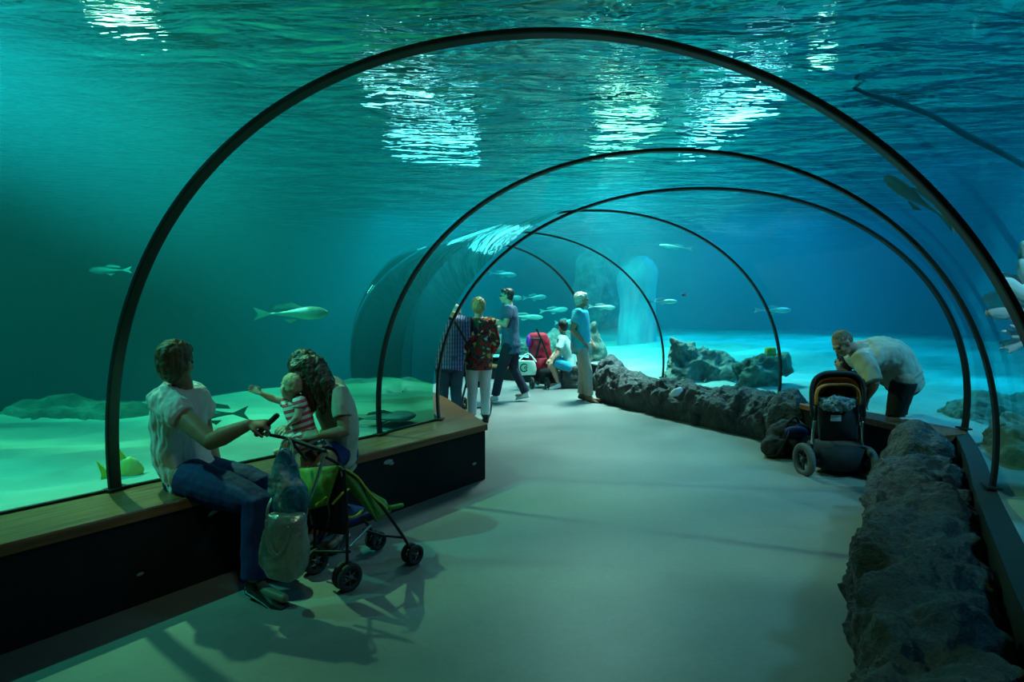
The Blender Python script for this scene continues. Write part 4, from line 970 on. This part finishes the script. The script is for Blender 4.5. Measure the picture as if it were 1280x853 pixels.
tubes('silver_strut', [[U(437, 683, 3.25), U(463, 657, 3.42)]], M['alu'], gr, .008)
tubes('lower_brace', [[U(455, 663, 3.5), U(480, 670, 3.6), U(502, 672, 3.62)], [U(437, 690, 3.27), U(395, 690, 3.4)]], M['black_metal'], gr, .008)
seatA = U(397, 590, 3.25); seatB = U(388, 590, 3.5)
poly_panel('seat_back', [U(385, 585, 3.52), U(422, 583, 3.24), U(432, 668, 3.3), U(392, 660, 3.56)], M['black_cloth'], gr, .03, (.03, .04, -.02))
poly_panel('seat', [U(432, 655, 3.3), U(392, 650, 3.56), U(432, 632, 3.78), U(472, 640, 3.52)], M['navy_fabric'], gr, .03, (0, 0, -.04))
poly_panel('side_wing', [U(424, 583, 3.22), U(446, 598, 3.3), U(474, 655, 3.46), U(436, 612, 3.3)], M['lime_fabric'], gr, .014, (.02, -.03, 0))
poly_panel('hood_flap', [U(376, 586, 3.42), U(424, 582, 3.2), U(408, 632, 3.2), U(378, 640, 3.4)], M['lime_fabric'], gr, .012, (-.02, -.05, 0))
poly_panel('leg_rest', [U(458, 612, 3.4), U(470, 652, 3.48), U(488, 640, 3.62), U(482, 626, 3.68)], M['lime_fabric'], gr, .014, (0, 0, .03))
bm = bmesh.new(); tube(bm, [U(478, 634, 3.6), U(490, 635, 3.62), U(502, 632, 3.64)], [.012, .016, .014], 10); obj('footrest_bar', bm, M['lime_fabric'], gr)
for q in ([U(416, 630, 3.2), U(428, 617, 3.2), U(436, 612, 3.25)], [U(434, 647, 3.22), U(445, 645, 3.24), U(453, 638, 3.3)], [U(424, 583, 3.2), U(446, 596, 3.28), U(462, 616, 3.36), U(484, 636, 3.5)], [U(395, 632, 3.2), U(400, 628, 3.2), U(408, 622, 3.2)]):
    bm = bmesh.new(); tube(bm, q, .006, 8, smooth_n=4); obj('piping', bm, M['yellow_trim'] if q[0] is not None else None, gr)
# bags on the handle
def bag(name, label, rows, Y, depth, mt, parent_handles, hm, seed=0, amp=.02):
    """rows of (x_left, x_right, y) pixels, top to bottom"""
    c = U((rows[-1][0]+rows[-1][1])/2, rows[-1][2], Y); t = thing(name, label, 'bag', c)
    bm = bmesh.new(); secs = []
    for i, (a, b, y) in enumerate(rows):
        p1, p2 = U(a, y, Y), U(b, y, Y); k = math.sin(PI*min(1, (i+.5)/len(rows)))**.5
        secs.append(((p1+p2)/2, (p2-p1)/2, V((0, depth*k, 0))))
    S2 = []
    for i in range(len(secs)-1):
        for k in range(6): S2.append(tuple(a.lerp(b, k/6) for a, b in zip(secs[i], secs[i+1])))
    S2.append(secs[-1]); rings(bm, S2, 40)
    o = obj('bag_body', bm, mt, t); fuse(o, .006, 3, lambda co: amp*noise.noise(V((co.x*22+seed, co.y*22, co.z*6)))+amp*.4*noise.noise(co*40))
    bm = bmesh.new()
    for h in parent_handles: tube(bm, h, .008, 8, smooth_n=5, flat=.5)
    obj('handle', bm, hm, t); return t
bag('plastic_bag', 'teal and white printed plastic bag hanging from the pushchair handle', [(352, 362, 562), (346, 366, 575), (338, 374, 595), (337, 384, 615), (341, 388, 632), (348, 384, 645), (356, 372, 651)], 3.05, .07, M['teal_bag'],
    [[U(350, 572, 3.05), U(352, 556, 3.1), U(360, 549, 3.2), U(366, 560, 3.1), U(364, 576, 3.05)]], M['clear_plastic'], 1, .018)
bag('shoulder_bag', 'silver grey slouchy bag hanging lowest from the pushchair handle', [(334, 382, 642), (333, 384, 650), (328, 385, 668), (324, 386, 688), (325, 385, 704), (334, 380, 717), (350, 370, 725)], 2.98, .075, M['silver_bag'],
    [[U(334, 652, 2.98), U(336, 632, 3.0), U(352, 600, 3.1), U(362, 552, 3.2)], [U(382, 648, 2.98), U(384, 632, 3.05), U(372, 590, 3.15), U(364, 552, 3.2)], [U(333, 652, 2.9), U(334, 680, 2.89), U(346, 695, 2.89), U(357, 680, 2.89), U(360, 660, 2.9)]], M['silver_bag'], 2, .008)
# orange and black pushchair (seen from behind)
Yk = 5.5
st = thing('pushchair', 'black pushchair with orange lined hood in front of the stooping man', 'pushchair', G(1044, 592, 0))
wheel(U(1005, 575, 5.52), V((1, .12, 0)), .155, .055, st, M['grey_wheel'], M['black_plastic']); wheel(U(1083, 579, 5.42), V((1, .12, 0)), .155, .055, st, M['grey_wheel'], M['black_plastic'])
for q in (U(1024, 570, 5.95), U(1068, 570, 5.92)): wheel(V((q.x, q.y, .1)), V((1, .12, 0)), .1, .04, st)
tubes('axle', [[U(1005, 575, 5.52), U(1083, 579, 5.42)]], M['black_metal'], st, .012)
for a, b in (((1021, 500), (1014, 568)), ((1076, 500), (1079, 570))):
    p1, p2 = U(a[0], a[1], 5.5), U(b[0], b[1], 5.48); k1 = p1.lerp(p2, .45)
    tubes('frame_leg', [[p1, p2, p2.lerp(U(1044, b[1]+3, 5.48), .1)]], M['black_metal'], st, .014)
    tubes('chrome_tube', [[k1.lerp(p1, .1), p1.lerp(p2, .8)]], M['chrome'], st, .017)
for a, b in (((1021, 502), (1040, 575)), ((1076, 502), (1060, 575))): tubes('frame_leg', [[U(a[0], a[1], 5.55), V((U(b[0], b[1], 5.95).x, 5.95, .12))]], M['black_metal'], st, .013)
bm = bmesh.new(); hp = []
for k in range(25):
    a = PI*k/24; x = 1047-33*math.copysign(abs(math.cos(a))**.55, math.cos(a)); y = 497-31*math.sin(a)**.7; hp.append(U(x, y, 5.36))
tube(bm, [U(1015, 520, 5.42)]+hp+[U(1080, 520, 5.42)], .017, 12); obj('push_handle', bm, M['rubber'], st)
def hood(x0, x1, y0, y1, Y, depth, mt, nm, th=.0):
    bm = bmesh.new(); secs = []; n = 24
    F2 = []
    for i in range(9):
        t_ = i/8; row = []
        for k in range(n+1):
            a = PI*k/n; ca, sa = math.cos(a), math.sin(a); sc2 = 1-.25*t_*t_
            x = (x0+x1)/2-(x1-x0)/2*math.copysign(abs(ca)**.6, ca)*sc2; y = y1-(y1-y0)*abs(sa)**.6*(1-.12*t_)
            row.append(U(x, y, Y)+V((.46, .89, -.45))*depth*t_)
        F2.append(row)
    vin = [[bm.verts.new(p_) for p_ in r_] for r_ in F2]
    for a_, b_ in zip(vin[:-1], vin[1:]):
        for k in range(n): bm.faces.new((a_[k], a_[k+1], b_[k+1], b_[k]))
    bm.faces.new(vin[-1])
    bmesh.ops.solidify(bm, geom=bm.faces[:], thickness=.012)
    return obj(nm, bm, mt, st)
hood(1014, 1080, 463, 500, 5.5, .3, M['black_cloth'], 'hood')
hood(1018, 1076, 472, 505, 5.46, .2, M['orange_fabric'], 'hood_lining')
bm = bmesh.new(); tube(bm, [U(1020, 505, 5.42)]+[U(1047-27*math.copysign(abs(math.cos(a))**.55, math.cos(a)), 500-19*math.sin(a)**.7, 5.42) for a in np.linspace(.1, PI-.1, 20)]+[U(1074, 505, 5.42)], .013, 10, flat=1.4); obj('orange_rim', bm, M['orange_fabric'], st)
poly_panel('seat_back', [U(1022, 498, 5.44), U(1073, 498, 5.44), U(1070, 550, 5.52), U(1025, 550, 5.52)], M['black_cloth'], st, .05, (0, -.06, 0), 14)
bm = bmesh.new(); box(bm, U(1045, 523, 5.34), .09, .01, .055, bev=.002); obj('care_label', bm, M['label_grey'], st)
bm = bmesh.new(); ball(bm, U(1047, 505, 5.34), .16, .06, .07); o = obj('crumpled_plastic', bm, M['clear_plastic'], st); fuse(o, .008, 0, lambda co: .022*noise.noise(co*26)+.01*noise.noise(co*60))
bm = bmesh.new(); rings(bm, [(U(1046, 583, 5.6), V((.2, .02, 0)), V((0, .2, 0))), (U(1046, 575, 5.6), V((.24, .02, 0)), V((0, .24, 0))), (U(1046, 556, 5.6), V((.26, .02, 0)), V((0, .26, 0)))], 24); obj('basket', bm, M['black_cloth'], st)
# dark backpack
BC = V((2.86, 6.22, 0))
bp = thing('backpack', 'dark rucksack slumped on the floor left of the orange and black pushchair', 'backpack', G(983, 568, 0))
bm = bmesh.new(); c = BC.copy()
ball(bm, c+V((.02, .05, .17)), .24, .15, .2); ball(bm, c+V((-.16, -.05, .1)), .14, .12, .12); ball(bm, c+V((.1, -.08, .12)), .13, .1, .12)
o = obj('bag_body', bm, M['black_cloth'], bp); fuse(o, .012, 3, lambda co: .022*noise.noise(co*11)+.012*noise.noise(co*25))
for v in o.data.vertices: v.co.z = max(v.co.z, .004)
bm = bmesh.new(); tube(bm, [c+V((-.05, -.12, .28)), c+V((-.12, -.22, .22)), c+V((-.2, -.2, .06)), c+V((-.27, -.1, .02))], .016, 8, smooth_n=5, flat=.4); tube(bm, [c+V((.0, 0, .35)), c+V((.05, -.03, .41)), c+V((.1, 0, .35))], .012, 8, smooth_n=4); obj('strap', bm, M['black_cloth'], bp)
bm = bmesh.new(); ball(bm, c+V((.03, -.1, .27)), .12, .05, .06); o = obj('top_pocket', bm, M['navy_fabric'], bp)
# red pushchair
rs = thing('pushchair', 'red pushchair with black frame parked behind the walking man', 'pushchair', G(672, 484, 0))
Yr = 11.6
bm = bmesh.new()
prof = [(661, 684, 419), (660, 687, 424), (660, 689, 436), (661, 691, 448), (664, 691, 456), (668, 688, 462)]
S_ = []
for a, b, y in prof:
    p1, p2 = U(a, y, Yr), U(b, y, Yr); S_.append(((p1+p2)/2, (p2-p1)/2, V((0, .09, .0))))
S_.insert(0, ((U(663, 416, Yr)+U(681, 416, Yr))/2, (U(681, 416, Yr)-U(663, 416, Yr))/2, V((0, .05, 0)))); rings(bm, S_, 24)
o = obj('seat_back', bm, M['red_fabric'], rs); fuse(o, .012, 3, lambda co: .012*noise.noise(co*9))
poly_panel('hanging_flap', [U(667, 448, 11.35), U(683, 448, 11.35), U(677, 465, 11.35), U(669, 464, 11.35)], M['red_fabric'], rs, .02, (0, -.05, 0))
tubes('frame_tube', [[U(671, 412, 11.3), U(680, 432, 11.35), U(689, 458, 11.5), U(700, 478, 11.6)], [U(664, 424, 11.4), U(678, 424, 11.35)], [U(676, 424, 11.35), U(670, 446, 11.35), U(664, 476, 11.5)], [U(668, 470, 11.5), U(692, 470, 11.6)]], M['black_metal'], rs, .018)
for px, Yw in ((665, 11.3), (684, 11.25), (672, 11.9), (694, 11.9)):
    q = U(px, 470, Yw); wheel((q.x, q.y, .11), V((1, .3, 0)), .11, .05, rs)
bm = bmesh.new(); rings(bm, [(U(677, 476, 11.5), V((.15, 0, 0)), V((0, .15, 0))), (U(677, 466, 11.5), V((.2, 0, 0)), V((0, .2, 0))), (U(677, 460, 11.5), V((.22, 0, 0)), V((0, .2, 0)))], 20); obj('basket', bm, M['black_cloth'], rs)
bm = bmesh.new(); ball(bm, U(661, 427, 11.45), .05, .05, .12); tag(obj('purple_pouch', bm, M['purple']), 'small purple pouch at the top left of the red pushchair', 'pouch')
wb = thing('tote_bag', 'white canvas bag with a dark ring print hanging on the red pushchair', 'bag', U(657, 469, 11.2))
bm = bmesh.new(); S_ = []
for a, b, y in ((646, 668, 451), (645, 670, 456), (646, 671, 463), (650, 670, 469)):
    p1, p2 = U(a, y, 11.15), U(b, y, 11.15); S_.append(((p1+p2)/2, (p2-p1)/2, V((0, .08, 0))))
rings(bm, S_, 20); o = obj('bag_body', bm, M['white_bag'], wb); fuse(o, .012, 2, lambda co: .01*noise.noise(co*9))
bm = bmesh.new(); c = U(655, 460, 11.05); tube(bm, [c+V((math.cos(a), 0, math.sin(a)))*.07 for a in np.linspace(.7, 5.6, 16)], .009, 6); tube(bm, [c+V((.03+.025*math.cos(a), 0, .025*math.sin(a))) for a in np.linspace(0, 6.28, 12)], .006, 6); obj('ring_print', bm, M['black_cloth'], wb)
tubes('strap', [[U(648, 452, 11.15), U(660, 442, 11.3), U(670, 452, 11.15)]], M['white_bag'], wb, .014, 4)
# dark pushchair in front of the standing pair
ds = thing('pushchair', 'dark pushchair mostly hidden by the couple, one wheel showing by the white trousers', 'pushchair', (-.5, 8.5, 0))
q = U(608, 508, 8.25); wheel((q.x, q.y, .16), V((1, -.35, 0)), .16, .06, ds, M['rubber'], M['chrome']); wheel((-.75, 8.2, .16), V((1, -.35, 0)), .16, .06, ds, M['rubber'], M['chrome'])
wheel((-.35, 8.75, .12), V((1, -.35, 0)), .12, .05, ds); wheel((-.7, 8.7, .12), V((1, -.35, 0)), .12, .05, ds)
tubes('frame_tube', [[(-.72, 8.22, .16), (q.x, q.y, .16)], [(-.7, 8.22, .18), (-.62, 8.45, .55), (-.68, 8.28, .9)], [(-.38, 8.3, .18), (-.3, 8.5, .55), (-.42, 8.3, .9)], [(-.68, 8.28, .9), (-.42, 8.3, .9)]], M['black_metal'], ds, .014)
poly_panel('seat', [(-.66, 8.35, .8), (-.4, 8.38, .8), (-.38, 8.6, .4), (-.66, 8.58, .4)], M['black_cloth'], ds, .04, (0, .04, -.03))

# ------------------------------------------------------------------ light
def area(name, loc, target, size, power, color, sy=None, spread=PI):
    l = bpy.data.lights.new(name, 'AREA'); l.energy = power; l.color = color; l.size = size; l.spread = spread
    if sy: l.shape = 'RECTANGLE'; l.size_y = sy
    o = bpy.data.objects.new(name, l); COL.objects.link(o); o.location = loc
    o.rotation_euler = (V(target)-V(loc)).to_track_quat('-Z', 'Y').to_euler(); return o
def spot(name, loc, target, power, color, ang=60, rad=.15, blend=.6):
    l = bpy.data.lights.new(name, 'SPOT'); l.energy = power; l.color = color; l.spot_size = math.radians(ang); l.spot_blend = blend; l.shadow_soft_size = rad
    o = bpy.data.objects.new(name, l); COL.objects.link(o); o.location = loc
    o.rotation_euler = (V(target)-V(loc)).to_track_quat('-Z', 'Y').to_euler(); return o
SPR = math.radians(105); BL = (.06, .46, 1)
spot('tank_and_added_light', (-4.9, 6.4, 6.8), (-2.2, 4.2, .3), 5200, (.95, 1, .5), 85, .07)
spot('tank_and_added_light', (-6.5, 2.5, 6.8), (-5.0, 4.0, .3), 5200, (.2, 1, .78), 75, .05)
spot('tank_and_added_light', (-4.7, 2.4, 3.4), (-3.2, 7, 3.8), 9000, (.45, 1, .9), 62, .1, 1)  # added underwater spot out of view, brightens the haze at upper left
spot('tank_and_added_light', (6.5, 2.0, 3.2), (6.0, 8, 2.9), 1100, (.1, .5, 1), 80, .1, 1)  # its counterpart on the right, added unseen to light the blue haze
spot('tank_and_added_light', (3.3, 1.6, 3.2), (2.75, 3.1, 1.6), 130, (1, .9, 1), 45, .05, 1)  # unseen spot added only to brighten the white coral
area('skylight', (1.6, 11, 6.2), (1.4, 10.5, 0), 1.2, 1850, (1, .95, .93), spread=SPR)
area('skylight', (1.0, -.8, 7.0), (-1.0, 3.2, 1), .6, 16, (1, .95, .7), spread=math.radians(70))
area('tank_and_added_light', (7.5, 8, 6.5), (7, 9, 0), 1.0, 1000, BL, spread=SPR)
area('tank_and_added_light', (6.5, 2.5, 6), (5, 4.5, 0), 1.0, 420, (.4, .6, 1), spread=SPR)  # added to give the right-hand haze and the coral more light
area('tank_and_added_light', (6.5, 15, 6.5), (6, 15, 0), 1.0, 1600, BL, spread=SPR)
area('tank_and_added_light', (-2, 15, 6.5), (-2, 15, 0), 1.0, 1500, (.25, .8, 1), spread=SPR)
# lamps above the water, seen as glints through the ripples
def lamp_panel(x, y, sx, sy, power, color, z=5.8):
    area('panel_lamp', (x, y, z), (x, y, 0), sx, power, color, sy)
lamp_panel(-2.4, 19.3, 2.6, 3.4, 330, (.8, .85, 1))
lamp_panel(-2.6, 14.2, 1.6, .8, 45, (.85, .9, 1))
lamp_panel(3.2, 18.0, 1.5, 4.0, 260, (1, .9, .6))
lamp_panel(5.8, 17.0, .9, 6.0, 350, (.8, .85, 1))
lamp_panel(6.0, 12.0, .3, .5, 12, (1, .9, .6))
lamp_panel(-6.5, 10.5, 1.0, .6, 40, (1, .9, .6))

w = bpy.data.worlds.new('world'); sc.world = w; w.use_nodes = True
w.node_tree.nodes['Background'].inputs[0].default_value = (.02, .06, .07, 1); w.node_tree.nodes['Background'].inputs[1].default_value = .3
sc.view_settings.view_transform = 'Standard'; sc.view_settings.look = 'None'; sc.view_settings.gamma = 1; sc.view_settings.use_curve_mapping = False
sc.view_settings.exposure = 0
cy = sc.cycles
cy.max_bounces = 8; cy.diffuse_bounces = 2; cy.glossy_bounces = 4; cy.transmission_bounces = 4; cy.volume_bounces = 0; cy.transparent_max_bounces = 24
cy.caustics_reflective = False; cy.caustics_refractive = False; cy.use_denoising = True; cy.sample_clamp_indirect = 6; cy.sample_clamp_direct = 0
